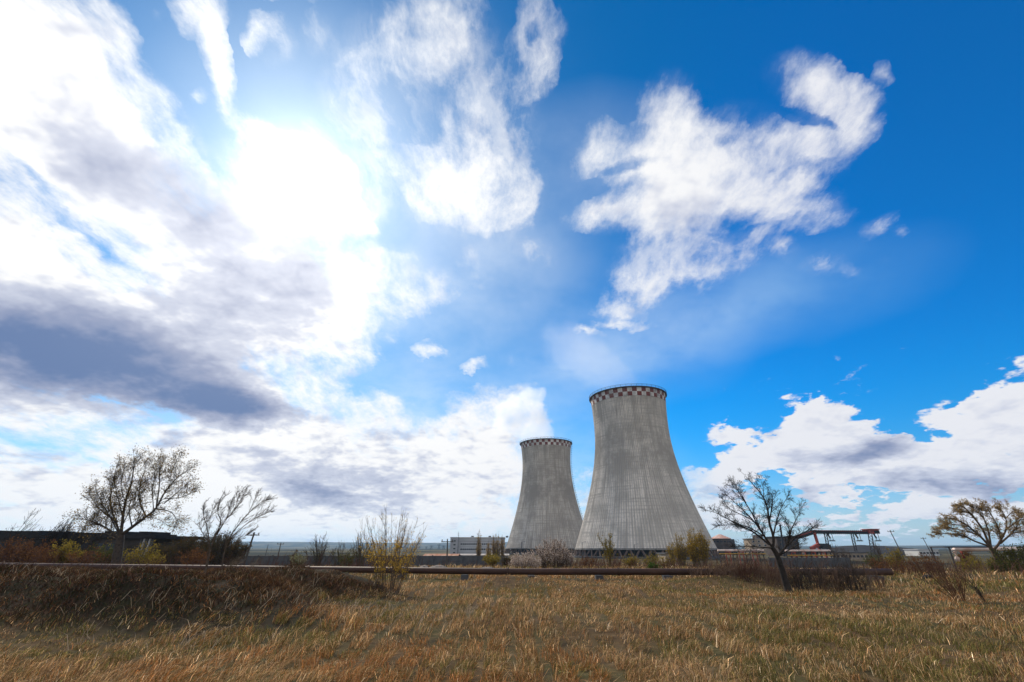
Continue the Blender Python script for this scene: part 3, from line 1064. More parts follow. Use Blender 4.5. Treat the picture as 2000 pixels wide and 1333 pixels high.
# ------------------------------------------------------------------ perimeter fence
def fence(label, px0, px1, Y, top_py, mat_, step=3.0):
    a, b_ = P(px0, 1085, Y).x, P(px1, 1085, Y).x
    top = P((px0 + px1) / 2, top_py, Y).z
    bot = FAR_Z * 1.05 - .2
    root = thing('concrete_fence', label, 'fence', ((a + b_) / 2, Y, bot))
    h = top - bot
    pm, qm = None, None
    k = int((b_ - a) / step)
    for i in range(k):
        x = a + (i + .5) * step - (a + b_) / 2
        if pm is None:
            mb = MB()
            mb.box((0, 0, h / 2), (step - .22, .14, h))
            for r in range(3):
                for c_ in range(3):
                    mb.box((-.9 + c_ * .9, -.09, h * .2 + r * h * .28), (.7, .05, h * .2))
            o = mb.build('panel', mat_, root)
            pm = o.data
            mb = MB()
            mb.box((0, 0, h / 2 + .06), (.24, .26, h + .12))
            p2 = mb.build('post', mat_, root)
            qm = p2.data
        else:
            o = link('panel', pm, root)
            p2 = link('post', qm, root)
        o.location = (x, 0, 0)
        p2.location = (x - step / 2, 0, 0)
    return root


fence('long dark concrete panel fence behind the shrubs left of the towers', 250, 1000, 104, 1086, CONC_DARK)
fence('dark concrete panel fence running behind the bare tree right of the towers', 1500, 1668, 112, 1089.5, CONC_DARK)

# ------------------------------------------------------------------ buildings
def block(name, label, cat, px0, px1, py_top, Y, depth, wall, roof, over=.4, roof_h=.5, base=FAR_Z - .3):
    """walls and a flat roof slab standing on the plain, front face at distance Y"""
    a, b_ = P(px0, 1075, Y), P(px1, 1075, Y)
    top = P((px0 + px1) / 2, py_top, Y).z
    cx_, w = (a.x + b_.x) / 2, b_.x - a.x
    org = Vector((cx_, Y + depth / 2, base))
    root = thing(name, label, cat, org)
    h = top - base - roof_h
    mb = MB()
    mb.box((0, 0, h / 2), (w, depth, h))
    mb.build('wall', wall, root)
    mb = MB()
    mb.box((0, 0, h + roof_h / 2 + .003), (w + 2 * over, depth + 2 * over, roof_h))
    mb.build('roof', roof, root)
    return root, w, depth, h


def win(root, x, y, z, sx, sz, frame=WHITE2, facing='front'):
    mb = MB()
    mb.box((x, y, z), (sx, .16, sz))
    o = mb.build('window', frame, root)
    mb = MB()
    mb.box((x, y - .06, z), (sx - .25, .14, sz - .25))
    mb.build('pane', GLASS, o)


# white plant hall with ribbon windows
root, w, dpt, h = block('industrial_hall', 'pale industrial hall with ribbon windows left of the cooling towers', 'building', 879, 985, 1049.5, 300, 26, WHITE, WHITE2, .3, .6)
for zz, hh in ((h * .66, .75), (h * .36, .9)):
    mb = MB()
    for i in range(20):
        x = -w / 2 + 6.0 + i * (w - 7) / 20
        mb.box((x + (w - 7) / 40, -dpt / 2 - .02, zz), ((w - 7) / 20 - .35, .12, hh))
    mb.build('ribbon_window', GLASS, root)
mb = MB()
for zz in (h * .2, h * .5, h * .82):
    mb.box((0, -dpt / 2 - .05, zz), (w - .2, .1, .16))
mb.build('sill_course', CONC, root)
mb = MB()
mb.box((-w / 2 + 2.6, -dpt / 2 - .35, h / 2 + .3), (5.2, .7, h + .6))
mb.build('stair_bay', mat('bay_cladding', (.33, .33, .345), .8, .1, .3), root)
for k_ in range(4):
    win(root, -w / 2 + 2.6, -dpt / 2 - .74, h * .18 + k_ * h * .22, 1.6, 1.0)
mb = MB()
for k_ in range(3):
    mb.box((-w / 2 + 12 + k_ * 11, 2, h + 1.1), (1.6, 1.6, 1.0))
mb.build('roof_vent', GREY_STEEL, root)

p = P(894, 1078, 296)
root = thing('antenna_mast', 'thin antenna mast rising in front of the pale industrial hall', 'mast', (p.x, 296, FAR_Z))
mb = MB()
ht = P(894, 1039, 296).z - FAR_Z
mb.tube([(0, 0, -.2), (0, 0, ht * .6), (0, 0, ht)], [.25, .18, .08], 8)
mb.build('pole', GREY_STEEL, root)
mb = MB()
for zz in (.86, .93):
    mb.bar((-.8, 0, ht * zz), (.8, 0, ht * zz), .08)
mb.build('crossarm', GREY_STEEL, root)


def gable_shed(name, label, px0, px1, py_ridge, py_eave, Y, depth, wall, roof, base):
    a, b_ = P(px0, 1080, Y), P(px1, 1080, Y)
    zr, ze = P((px0 + px1) / 2, py_ridge, Y + depth / 2).z - base, P((px0 + px1) / 2, py_eave, Y).z - base
    w = b_.x - a.x
    root = thing(name, label, 'shed', ((a.x + b_.x) / 2, Y + depth / 2, base))
    mb = MB()
    mb.box((0, 0, ze / 2), (w, depth, ze))
    mb.build('wall', wall, root)
    mb = MB()
    x0, x1, d = -w / 2 - .4, w / 2 + .4, depth / 2 + .5
    t_ = .18
    for s in (-1, 1):
        mb.face([(x0, s * d, ze - .05), (x1, s * d, ze - .05), (x1, 0, zr), (x0, 0, zr)][::(1 if s < 0 else -1)])
        mb.face([(x0, s * d, ze - .05 - t_), (x1, s * d, ze - .05 - t_), (x1, 0, zr - t_), (x0, 0, zr - t_)][::(-1 if s < 0 else 1)])
        mb.face([(x0, s * d, ze - .05), (x1, s * d, ze - .05), (x1, s * d, ze - .05 - t_), (x0, s * d, ze - .05 - t_)])
        for xx in (x0, x1):
            mb.face([(xx, s * d, ze - .05), (xx, 0, zr), (xx, 0, zr - t_), (xx, s * d, ze - .05 - t_)])
    nb = int(w / 1.2)
    for i in range(nb):
        xx = x0 + (i + .5) * (x1 - x0) / nb
        mb.bar((xx, -d, ze - .02), (xx, 0, zr + .03), .07)
    mb.build('roof', roof, root)
    return root, w, ze


r_, w, ze = gable_shed('low_shed', 'low shed with an orange rusted sheet roof behind the fence', 828, 892, 1082, 1086.5, 140, 9, CONC_DARK, RUST_ROOF, FAR_Z)
for i in range(4):
    win(r_, -w / 2 + 1.6 + i * w / 4, -4.52, ze * .55, 1.2, .8)
r_, w, ze = gable_shed('storage_shed', 'long pale-roofed storage shed under the industrial hall', 894, 992, 1082, 1084.5, 150, 8, CONC, mat('pale_sheet_roof', (.30, .27, .25), .8, .2, .5), FAR_Z)
for i in range(6):
    win(r_, -w / 2 + 1.4 + i * w / 6, -4.02, ze * .55, 1.2, .8)

# long derelict shed on the far left, open bay with posts at its right end
Y0 = 82.0
a, b_ = P(-160, 1050, Y0).x, P(276, 1050, Y0).x
c_ = P(304, 1050, Y0).x
base = gz(P(150, 1090, Y0).x, Y0) - .3
zt_ = P(200, 1046, Y0).z
step = P(68, 1046, Y0).x
org = Vector(((a + b_) / 2, Y0 + 6, base))
root = thing('derelict_shed', 'long low dark derelict shed behind the budding tree', 'building', org)
mb = MB(org)
mb.box(((a + b_) / 2, Y0 + 6, (base + zt_ - .5) / 2), (b_ - a, 12, zt_ - .5 - base))
mb.build('wall', mat('sooty_wall', (.060, .048, .040), .95, .35, .4), root)
mb = MB(org)
mb.box(((a + c_) / 2, Y0 + 6, zt_ - .25 + .002), (c_ - a + .6, 13.4, .5))
mb.box(((a + step) / 2, Y0 + 6, zt_ + .35), (step - a, 11, .7))
for i in range(26):
    xx = a + 1 + i * (c_ - a - 2) / 26
    hb = .2 + .7 * random.Random(i + 50).random() ** 3
    mb.box((xx, Y0 + 5, zt_ + hb / 2 + .004), (.5 + 1.2 * random.Random(i).random(), 6, hb))
mb.build('roof', TAR, root)
for i in range(5):
    xx = b_ + .35 + i * (c_ - b_ - .4) / 4.2
    mb = MB(org)
    mb.bar((xx - .35, Y0 - .2, base), (xx, Y0 - .2, zt_ - .5), .22)
    mb.build('post', WHITE if i % 2 else CONC_DARK, root)
for i in range(14):
    xx = a + 3 + i * (b_ - a - 5) / 14
    mb = MB(org)
    mb.box((xx, Y0 - .02, zt_ - 1.7), (1.7, .16, 1.0))
    mb.build('window', GLASS, root)
mb = MB(org)
x0, x1 = P(66, 1051, Y0).x, P(98, 1051, Y0).x
mb.box(((x0 + x1) / 2, Y0 - .35, P(80, 1051.5, Y0).z), (x1 - x0, .5, .16))
mb.build('canopy', WHITE2, root)

# round settling tank with a conical roof
Y0 = 335
p0, p1 = P(1397, 1060, Y0), P(1436, 1060, Y0)
rr = (p1.x - p0.x) / 2
org = Vector(((p0.x + p1.x) / 2, Y0 + rr, FAR_Z))
root = thing('storage_tank', 'round dark tank with a faded red conical roof right of the larger tower', 'tank', org)
zw, za = P(1417, 1052, Y0).z - FAR_Z, P(1412, 1044, Y0 + rr).z - FAR_Z
mb = MB()
mb.tube([(0, 0, -.2), (0, 0, zw)], rr, 10)
mb.build('wall', BROWN_WALL, root)
mb = MB()
mb.tube([(0, 0, zw - .05), (0, 0, za)], [rr + .6, .8], 10)
mb.build('roof', RED_ROOF, root)
mb = MB()
mb.box((rr * .8, 1, zw * .48), (rr * .9, rr, zw * .96))
mb.build('annex', CONC_DARK, root)
for k_ in range(9):
    a_ = math.pi + math.pi * (k_ + .5) / 9
    mb = MB()
    mb.box((0, 0, 0), (1.4, .3, .9))
    o = mb.build('window', GLASS, root, (math.cos(a_) * rr * .97, math.sin(a_) * rr * .97, zw * .8))
    o.rotation_euler = (0, 0, a_ + math.pi / 2)

# small buildings glimpsed behind the bare tree
root, w, dpt, h = block('pump_house', 'small pale rendered plant building behind the bare tree', 'building', 1469, 1502, 1052, 310, 9, TAN, CONC)
for i in range(3):
    for j in range(2):
        win(root, -w / 2 + w * (i + .5) / 3, -dpt / 2 - .03, h * (.62 + .24 * j), 1.3, 1.3)
mb = MB()
mb.box((w * .2, 0, h + 1.5), (w * .4, 5, 2.0))
mb.build('rooftop_room', BROWN_WALL, root)
root, w, dpt, h = block('crusher_house', 'square dark brown building where the conveyor begins', 'building', 1521, 1563, 1048, 262, 12, BROWN_WALL, TAR)
for i in range(3):
    for j in range(3):
        win(root, -w / 2 + w * (i + .5) / 3, -dpt / 2 - .03, h * (.45 + .2 * j), 1.2, .9, CONC_DARK)
p = P(1528, 1070, 250)
root = thing('flue_pipe', 'slim leaning flue pipe beside the dark brown building', 'chimney', (p.x, 250, FAR_Z))
mb = MB()
ht = P(1524, 1027, 250)
mb.tube([(0, 0, -.2), (ht.x - p.x, 0, ht.z - FAR_Z)], [.5, .4], 10)
mb.build('flue', DARK, root)
mb = MB()
mb.tube([(ht.x - p.x, 0, ht.z - FAR_Z - .1), (ht.x - p.x, 0, ht.z - FAR_Z + .5)], [.65, .5], 10)
mb.build('cap', DARK, root)
root, w, dpt, h = block('brick_store', 'low tan store with a flat roof right of the larger tower', 'building', 1299, 1330, 1080.5, 128, 7, TAN, CONC_DARK, .3, .25)
for i in range(2):
    win(root, -w / 2 + w * (i + .5) / 2, -dpt / 2 - .03, h * .55, .9, .7)
root, w, dpt, h = block('flat_store', 'long low tan store beneath the conveyor', 'building', 1622, 1692, 1078.5, 190, 8, TAN, CONC_DARK, .4, .3)
for i in range(9):
    win(root, -w / 2 + w * (i + .5) / 9, -dpt / 2 - .03, h * .55, .9, .8, BROWN_WALL)
root, w, dpt, h = block('distant_shed', 'white distant shed by the dark heap on the horizon', 'building', 1794, 1832, 1073, 270, 10, WHITE2, WHITE, .3, .4)
for i in range(6):
    win(root, -w / 2 + w * (i + .5) / 6, -dpt / 2 - .03, h * .55, 1.3, 1.0, CONC)

# ------------------------------------------------------------------ coal conveyor
Y0 = 240.0
org = Vector((P(1640, 1070, Y0).x, Y0, FAR_Z))
root = thing('coal_conveyor', 'rust-red coal conveyor gallery on trestle legs ending in a red head house', 'conveyor', org)
Q = lambda px, py, dy=0: P(px, py, Y0 + dy)
mb = MB(org)
mb.bar(Q(1553, 1051), Q(1589, 1039.5), 2.0, 1.7)
mb.bar(Q(1587, 1039.3), Q(1692, 1040.5), 2.0, 1.5)
for px in np.linspace(1592, 1690, 26):
    pp = Q(px, 1040)
    mb.box((pp.x, pp.y - 1.15, pp.z), (.25, .3, 1.9))
mb.build('gallery', DARK, root)
mb = MB(org)
mb.bar(Q(1554, 1048.6), Q(1588.5, 1037.0), 2.4, .35)
mb.bar(Q(1588, 1036.8), Q(1692, 1038.2), 2.4, .35)
mb.build('gallery_roof', RUST_RED, root)
mb = MB(org)
a_, b_ = Q(1690, 1035), Q(1712, 1043)
mb.box(((a_.x + b_.x) / 2, Y0, (a_.z + b_.z) / 2), (b_.x - a_.x, 4.4, a_.z - b_.z))
mb.build('head_house', RUST_RED, root)
mb = MB(org)
mb.box(((a_.x + b_.x) / 2, Y0, a_.z + .16), (b_.x - a_.x + .8, 5.2, .3))
mb.build('head_roof', RUST_RED, root)
mb = MB(org)
mb.box((b_.x + .1, Y0, (a_.z + b_.z) / 2 - .2), (.6, 3.8, (a_.z - b_.z) * .8))
mb.box((b_.x - 1.3, Y0 - 2.25, (a_.z + b_.z) / 2 - .2), (2.4, .2, (a_.z - b_.z) * .7))
mb.build('chute', TAR, root)
mb = MB(org)
for dy in (-1.4, 1.4):
    mb.bar(Q(1590.5, 1041, dy), Q(1601, 1075, dy), 1.1, .9)
mb.bar(Q(1594, 1052, -1.4), Q(1594, 1052, 1.4), .5)
mb.build('strut', RUST_RED, root)
for (pt, pb, wd) in ((1612, 1621, 4), (1664, 1674, 4), (1699, 1706, 6)):
    mb = MB(org)
    for s in (-1, 1):
        for dy in (-1.3, 1.3):
            mb.bar(Q(pt + s * wd * .6, 1042, dy), Q(pb + s * wd * .6, 1088, dy), .30)
    for k_ in range(7):
        t0, t1 = k_ / 7, (k_ + 1) / 7
        for dy in (-1.3, 1.3):
            l = lambda t, s: Q(pt + (pb - pt) * t + s * wd * .6, 1042 + 46 * t, dy)
            mb.bar(l(t0, -1), l(t1, 1), .16)
            mb.bar(l(t1, -1), l(t1, 1), .16)
    mb.build('trestle', DARK, root)
for px in (1618, 1672, 1708):
    mb = MB(org)
    for s in (0, 1):
        mb.bar(Q(px + s * 6, 1042), Q(px + 4 + s * 6, 1056), .16)
    mb.bar(Q(px + 2, 1055.5), Q(px + 12, 1055.5), .22)
    mb.bar(Q(px - 2, 1043), Q(px + 4, 1052), .5)
    mb.box(tuple(Q(px + 7, 1057)), (2.4, 1.6, .3))
    mb.build('hanging_stage', DARK, root)
mb = MB(org)
mb.bar(Q(1584, 1072, -6), Q(1599, 1064, -6), 1.6, 1.4)
mb.build('lower_chute', RUST_RED, root)
mb = MB(org)
a_, b_ = Q(1601, 1064, -6), Q(1620, 1072, -6)
mb.box(((a_.x + b_.x) / 2, Y0 - 6, (a_.z + b_.z) / 2), (b_.x - a_.x, 3.5, a_.z - b_.z))
mb.bar(Q(1600, 1063, -7), Q(1619, 1063.5, -7), .5)
mb.build('hopper', DARK, root)

# ------------------------------------------------------------------ pipe rack with white and yellow lines
def pipe_rack(label, px0, px1, Y, py_hi, py_lo, nposts, hi, lo):
    org = G((px0 + px1) / 2, Y)
    root = thing('pipe_rack', label, 'pipe rack', org)
    z1, z0 = P(px0, py_hi, Y).z, P(px0, py_lo, Y).z
    a, b_ = P(px0, 1078, Y).x, P(px1, 1078, Y).x
    mb = MB(org)
    mb.tube([(a, Y, z1), (b_, Y, z1)], .24, 10)
    mb.build('upper_pipe', hi, root)
    mb = MB(org)
    mb.tube([(a, Y - .7, z0), (b_, Y - .7, z0)], .11, 8)
    mb.build('lower_pipe', lo, root)
    for i in range(nposts):
        x = a + (b_ - a) * (i + .5) / nposts
        mb = MB(org)
        mb.bar((x - .5, Y, gz(x, Y) - .2), (x - .5, Y, z1 - .25), .2)
        mb.bar((x + .5, Y, gz(x, Y) - .2), (x + .5, Y, z1 - .25), .2)
        mb.bar((x - .7, Y - .2, z1 - .35), (x + .7, Y - .2, z1 - .35), .18)
        mb.bar((x - .5, Y - .7, z0 - .2), (x + .5, Y - .7, z0 - .2), .14)
        mb.build('trestle', RUST_RED if i % 2 else DARK, root)


pipe_rack('pale pipe on short rusty trestles with a yellow line, right of the larger tower', 1402, 1492, 122, 1075.5, 1082, 7, LAGGING, YELLOW)
pipe_rack('long pale pipe on rusty trestles with an orange line under the conveyor', 1534, 1622, 126, 1076, 1085, 9, LAGGING, YELLOW)

# pale pipeline with a dropped expansion loop at the far right
Y0 = 52.0
org = G(1920, Y0)
root = thing('heating_pipe', 'pale lagged heating pipe with a down-turned bend beside the leaning tree', 'pipe', org)
Q = lambda px, py, dy=0: P(px, py, Y0 + dy)
mb = MB(org)
mb.tube([Q(2130, 1070), Q(2000, 1072.5), Q(1872, 1073), Q(1865, 1073.3), Q(1862.5, 1075.5), Q(1864, 1078.5), Q(1869.5, 1090), Q(1870, 1096)], .20, 14)
mb.build('pipe', LAGGING, root, smooth=True)
mb = MB(org)
mb.tube([Q(2130, 1071, 2.2), Q(2000, 1073, 2.2), Q(1880, 1074, 2.2), Q(1876, 1076, 2.2), Q(1884, 1091, 2.2)], .17, 12)
mb.build('return_pipe', RUST_RED, root, smooth=True)
for px in (1847, 1990):
    mb = MB(org)
    x = Q(px, 1080).x
    zt_ = Q(px, 1069).z
    g = gz(x, Y0) - .3
    for dy in (-.6, 1.6):
        mb.bar((x + dy * .05, Y0 + dy, g), (x, Y0 + dy, zt_), .10)
    mb.bar((x, Y0 - .7, zt_), (x, Y0 + 1.7, zt_), .11)
    mb.build('support_frame', DARK, root)
mb = MB(org)
mb.bar(Q(1845, 1069, -.6), Q(1935, 1069, -.6), .13)
mb.build('beam', DARK, root)

# ------------------------------------------------------------------ poles
def pole(name, label, px0, py0, px1, py1, Y, r, arms=1, group=None, lamp=False, m=None):
    top = P(px1, py1, Y)
    bx = P(px0, py0, Y)
    # carry the leaning line down to the ground
    d = top - bx
    g = gz(bx.x, Y) - .3
    s = (g - bx.z) / d.z
    foot = bx + d * s
    root = thing(name, label, 'pole', foot, group)
    mb = MB(foot)
    mb.tube([foot, (foot + top) / 2, top], [r, r * .8, r * .6], 8)
    mb.build('post', m or WOOD, root)
    for i in range(arms):
        c_ = top - d.normalized() * (.35 + i * .9)
        mb = MB(foot)
        mb.bar(c_ + Vector((-.8, -.1, 0)), c_ + Vector((.8, -.1, 0)), .1)
        for k_ in (-.7, 0, .7):
            mb.tube([c_ + Vector((k_, -.1, .02)), c_ + Vector((k_, -.1, .28))], .06, 6)
        mb.build('crossarm', m or WOOD, root)
    if lamp:
        mb = MB(foot)
        mb.bar(top, top + Vector((.9, -.6, .25)), .08)
        mb.box(top + Vector((1.0, -.7, .2)), (.6, .3, .15))
        mb.build('lamp_head', GREY_STEEL, root)


PG = 'wooden line poles about the plant'
pole('power_pole', 'thick leaning pole beside the bare multi-stemmed tree', 487, 1071, 497, 1040, 64, .16, 1, PG)
pole('power_pole', 'short leaning pole against the blue hills, between the thick pole and the pale shrub', 545, 1078, 549, 1060, 120, .15, 1, PG)
pole('power_pole', 'thin stub of a pole just right of the thick leaning pole', 520, 1079, 524, 1064, 130, .10, 0, PG)
pole('power_pole', 'upright pole standing left of the pale industrial hall', 873, 1100, 874, 1053, 66, .11, 1, PG)
pole('power_pole', 'tall pole leaning left on the skyline right of the conveyor', 1752, 1064, 1738, 1036, 118, .13, 1, PG)
pole('power_pole', 'shorter pole leaning left near the right-hand tree', 1810, 1065, 1802, 1050, 150, .13, 1, PG)
LG = 'small lamp posts at the foot of the towers'
for px, top, lab in ((1019, 1059, 'small lamp post at the left foot of the smaller tower'), (1137, 1060, 'small lamp post where the two towers meet'), (1239, 1064, 'small lamp post before the middle of the larger tower')):
    pole('lamp_post', lab, px, 1076, px, top, 176, .13, 0, LG, True, DARK)

# faint pylons out on the plain
for i, (px, top, Y) in enumerate(((832, 1068, 1500), (842, 1066, 1350), (857, 1064, 1200), (866, 1066, 1250), (818, 1069, 1600), (786, 1069, 1700))):
    foot = Vector((P(px, 1078, Y).x, Y, gz(P(px, 1078, Y).x, Y)))
    t_ = P(px, top, Y)
    root = thing('pylon', 'faint lattice power pylon on the hazy plain left of the industrial hall', 'pylon', foot, 'far power pylons on the plain')
    mb = MB(foot)
    H_ = t_.z - foot.z
    for sx in (-1, 1):
        for sy in (-1, 1):
            mb.bar(foot + Vector((sx * 2.6, sy * 2.6, -.5)), foot + Vector((sx * .5, sy * .5, H_)), .35)
    for k_ in range(5):
        z0, z1 = H_ * k_ / 5, H_ * (k_ + 1) / 5
        w0, w1 = 2.6 - 2.1 * k_ / 5, 2.6 - 2.1 * (k_ + 1) / 5
        mb.bar(foot + Vector((-w0, -w0, z0)), foot + Vector((w1, -w1, z1)), .22)
        mb.bar(foot + Vector((w0, -w0, z0)), foot + Vector((-w1, -w1, z1)), .22)
    mb.build('lattice', DARK, root)
    mb = MB(foot)
    for zz in (.72, .86, .97):
        mb.bar(foot + Vector((-5, 0, H_ * zz)), foot + Vector((5, 0, H_ * zz)), .35)
    mb.build('crossarms', DARK, root)

# dark spoil heap on the right-hand skyline
def heap(name, px0, px1, py_top, Y, m, label):
    a, b_ = P(px0, 1070, Y).x, P(px1, 1070, Y).x
    H_ = P((px0 + px1) / 2, py_top, Y).z - FAR_Z
    nu, nv = 60, 24
    u = np.linspace(-1, 1, nu)
    v = np.linspace(-1, 1, nv)
    U, V_ = np.meshgrid(u, v)
    rr = np.sqrt(np.clip(U ** 4 * .6 + V_ ** 2, 0, 1))
    Z = H_ * (1 - rr) ** .55 * (.92 + .16 * vnoise(U * 9, V_ * 9, 1, 3)) - .4
    X_ = (a + b_) / 2 + U * (b_ - a) / 2
    Y_ = Y + 40 + V_ * 40
    ix = np.arange(nu * nv).reshape(nv, nu)
    q = np.stack([ix[:-1, :-1], ix[:-1, 1:], ix[1:, 1:], ix[1:, :-1]], -1).reshape(-1, 4)
    me = mesh_np(name, np.stack([X_, Y_, Z + FAR_Z], -1), q, mats=[m], smooth=True)
    tag(link(name, me), kind='structure')


heap('hill', 1690, 1870, 1063.5, 300, COAL, '')


# stones and rubble in the rough ground
def rock(name, label, px, Y, size, seed, m, group=None, n_=1):
    g = G(px, Y)
    rnd = random.Random(seed)
    mb = MB(g)
    for k_ in range(n_):
        c_ = g + Vector((rnd.uniform(-1, 1) * size * (n_ > 1) * 1.4, rnd.uniform(-.6, .6) * size * (n_ > 1), size * .25))
        s_ = size * rnd.uniform(.5, 1)
        rows = []
        for i in range(6):
            ph = math.pi * i / 5
            rows.append([c_ + Vector((math.sin(ph) * math.cos(2 * math.pi * j / 9) * s_ * rnd.uniform(.75, 1.1), math.sin(ph) * math.sin(2 * math.pi * j / 9) * s_ * rnd.uniform(.7, 1), math.cos(ph) * s_ * .55 * rnd.uniform(.8, 1.1))) for j in range(9)])
        top, bot = rows[0][0], rows[5][0]
        for i in range(5):
            for j in range(9):
                j2 = (j + 1) % 9
                if i == 0:
                    mb.face([top, rows[1][j], rows[1][j2]])
                elif i == 4:
                    mb.face([rows[4][j], bot, rows[4][j2]])
                else:
                    mb.face([rows[i][j], rows[i + 1][j], rows[i + 1][j2], rows[i][j2]])
    o = mb.build(name, m, None, g)
    return tag(o, label, 'rock', group)


rock('boulder', 'dark angular boulder in the grass beside the right-hand twiggy shrub', 1800, 27.5, .42, 3, COAL)
rock('rubble_heap', 'heap of broken rubble beyond the pipe, right of the yellow shrub', 850, 40, .55, 5, STONE, None, 9)
rock('rubble_heap', 'small rubble heap beyond the pipe, left of the blossoming bush', 948, 38, .40, 6, STONE, None, 7)
rock('rubble_heap', 'low rubble scatter beyond the pipe, between the two other rubble heaps', 897, 39, .30, 8, STONE, None, 6)

# ------------------------------------------------------------------ plants
BARK = mat('dark_bark', (.060, .045, .034), .95, .35, 6.0)
BARK_DK = mat('blackish_bark', (.034, .027, .022), .95, .35, 6.0)
BRUSH = mat('brush_twigs', (.15, .092, .060), .95, .4, 3.0)
BARK_B = mat('brown_bark', (.10, .068, .045), .95, .35, 6.0)
BARK_R = mat('reddish_twigs', (.105, .048, .030), .95, .35, 5.0)
BARK_P = mat('pale_twigs', (.20, .15, .10), .95, .35, 5.0)
BARK_Y = mat('yellowish_twigs', (.13, .095, .035), .95, .35, 5.0)
L_BUD = leaf_mat('brown_buds', (.15, .095, .035), (.22, .14, .045), (.26, .19, .06), .45)
L_TAN = leaf_mat('tan_young_leaves', (.38, .26, .11), (.46, .34, .18), (.27, .18, .07), .5)
L_YEL = leaf_mat('yellow_catkins', (.58, .34, .020), (.44, .26, .025), (.62, .42, .06), .5)
L_YG = leaf_mat('yellow_green_leaves', (.22, .16, .025), (.28, .20, .035), (.14, .12, .025), .45)
L_ORA = leaf_mat('orange_dry_leaves', (.16, .068, .026), (.11, .055, .022), (.20, .10, .04))
L_GRN = leaf_mat('olive_leaves', (.055, .065, .018), (.085, .085, .022), (.13, .11, .03))
L_DRK = leaf_mat('dark_brown_leaves', (.060, .042, .022), (.085, .055, .022), (.05, .05, .02))
L_BLO = leaf_mat('blossom_petals', (.48, .39, .33), (.58, .50, .44), (.28, .18, .11), .4)
L_PGR = leaf_mat('pale_green_leaves', (.20, .20, .10), (.28, .26, .17), (.12, .13, .04))


class Wood:
    """tapered limbs, kept as polylines and turned into tubes at the end"""
    def __init__(self):
        self.lines = []      # (points, radii, sides)

    def add(self, pts, r0, r1, sides):
        n_ = len(pts)
        self.lines.append((pts, [r0 + (r1 - r0) * i / (n_ - 1) for i in range(n_)], sides))

    def arrays(self, org):
        groups = {}
        for p, r, s in self.lines:
            groups.setdefault((len(p), s), []).append((p, r))
        V, Qd, off = [], [], 0
        for (n_, s), L in groups.items():
            A = np.array([a for a, _ in L], float)
            R = np.array([b for _, b in L], float)
            T = np.gradient(A, axis=1)
            T /= np.linalg.norm(T, axis=2, keepdims=True) + 1e-9
            ref = np.where(np.abs(T[..., 2:3]) > .9, np.array([1., 0, 0]), np.array([0, 0, 1.]))
            S = np.cross(T, ref)
            S /= np.linalg.norm(S, axis=2, keepdims=True) + 1e-9
            U = np.cross(S, T)
            an = np.arange(s) * 2 * np.pi / s
            ring = A[:, :, None] + R[:, :, None, None] * (S[:, :, None] * np.cos(an)[None, None, :, None] + U[:, :, None] * np.sin(an)[None, None, :, None])
            m_ = len(L)
            V.append(ring.reshape(-1, 3))
            ix = (np.arange(m_ * n_ * s) + off).reshape(m_, n_, s)
            nx_ = np.roll(ix, -1, axis=2)
            Qd.append(np.stack([ix[:, :-1], nx_[:, :-1], nx_[:, 1:], ix[:, 1:]], -1).reshape(-1, 4))
            off += m_ * n_ * s
        if not V:
            return np.zeros((0, 3)), np.zeros((0, 4), int)
        return np.concatenate(V) - np.array(org), np.concatenate(Qd)


def leaf_quads(pts, size, rng, org, aspect=.55):
    k = len(pts)
    A = np.array(pts) - np.array(org)
    d = rng.normal(size=(k, 3))
    d /= np.linalg.norm(d, axis=1, keepdims=True)
    e = np.cross(d, rng.normal(size=(k, 3)))
    e /= np.linalg.norm(e, axis=1, keepdims=True)
    s = size * (.6 + .8 * rng.random(k))[:, None]
    V = np.stack([A - d * s * .5, A + e * s * aspect * .5, A + d * s * .5, A - e * s * aspect * .5], 1).reshape(-1, 3)
    return V, np.arange(k * 4).reshape(-1, 4)


def finish_plant(root, org, trunk, twigs, leaves, lsize, bark, leafm, rng, n1='trunk', n2='crown', aspect=.55):
    V, Qd = trunk.arrays(org)
    link(n1, mesh_np(n1, V, Qd, mats=[bark], smooth=True), root)
    V, Qd = twigs.arrays(org)
    mi = np.zeros(len(Qd), int)
    if leaves:
        V2, Q2 = leaf_quads(leaves, lsize, rng, org, aspect)
        Qd = np.concatenate([Qd, Q2 + len(V)])
        V = np.concatenate([V, V2])
        mi = np.concatenate([mi, np.ones(len(Q2), int)])
    link(n2, mesh_np(n2, V, Qd, mats=[bark, leafm or bark], mat_idx=mi), root)


def unit(v):
    l_ = math.sqrt(v[0] ** 2 + v[1] ** 2 + v[2] ** 2) + 1e-9
    return (v[0] / l_, v[1] / l_, v[2] / l_)


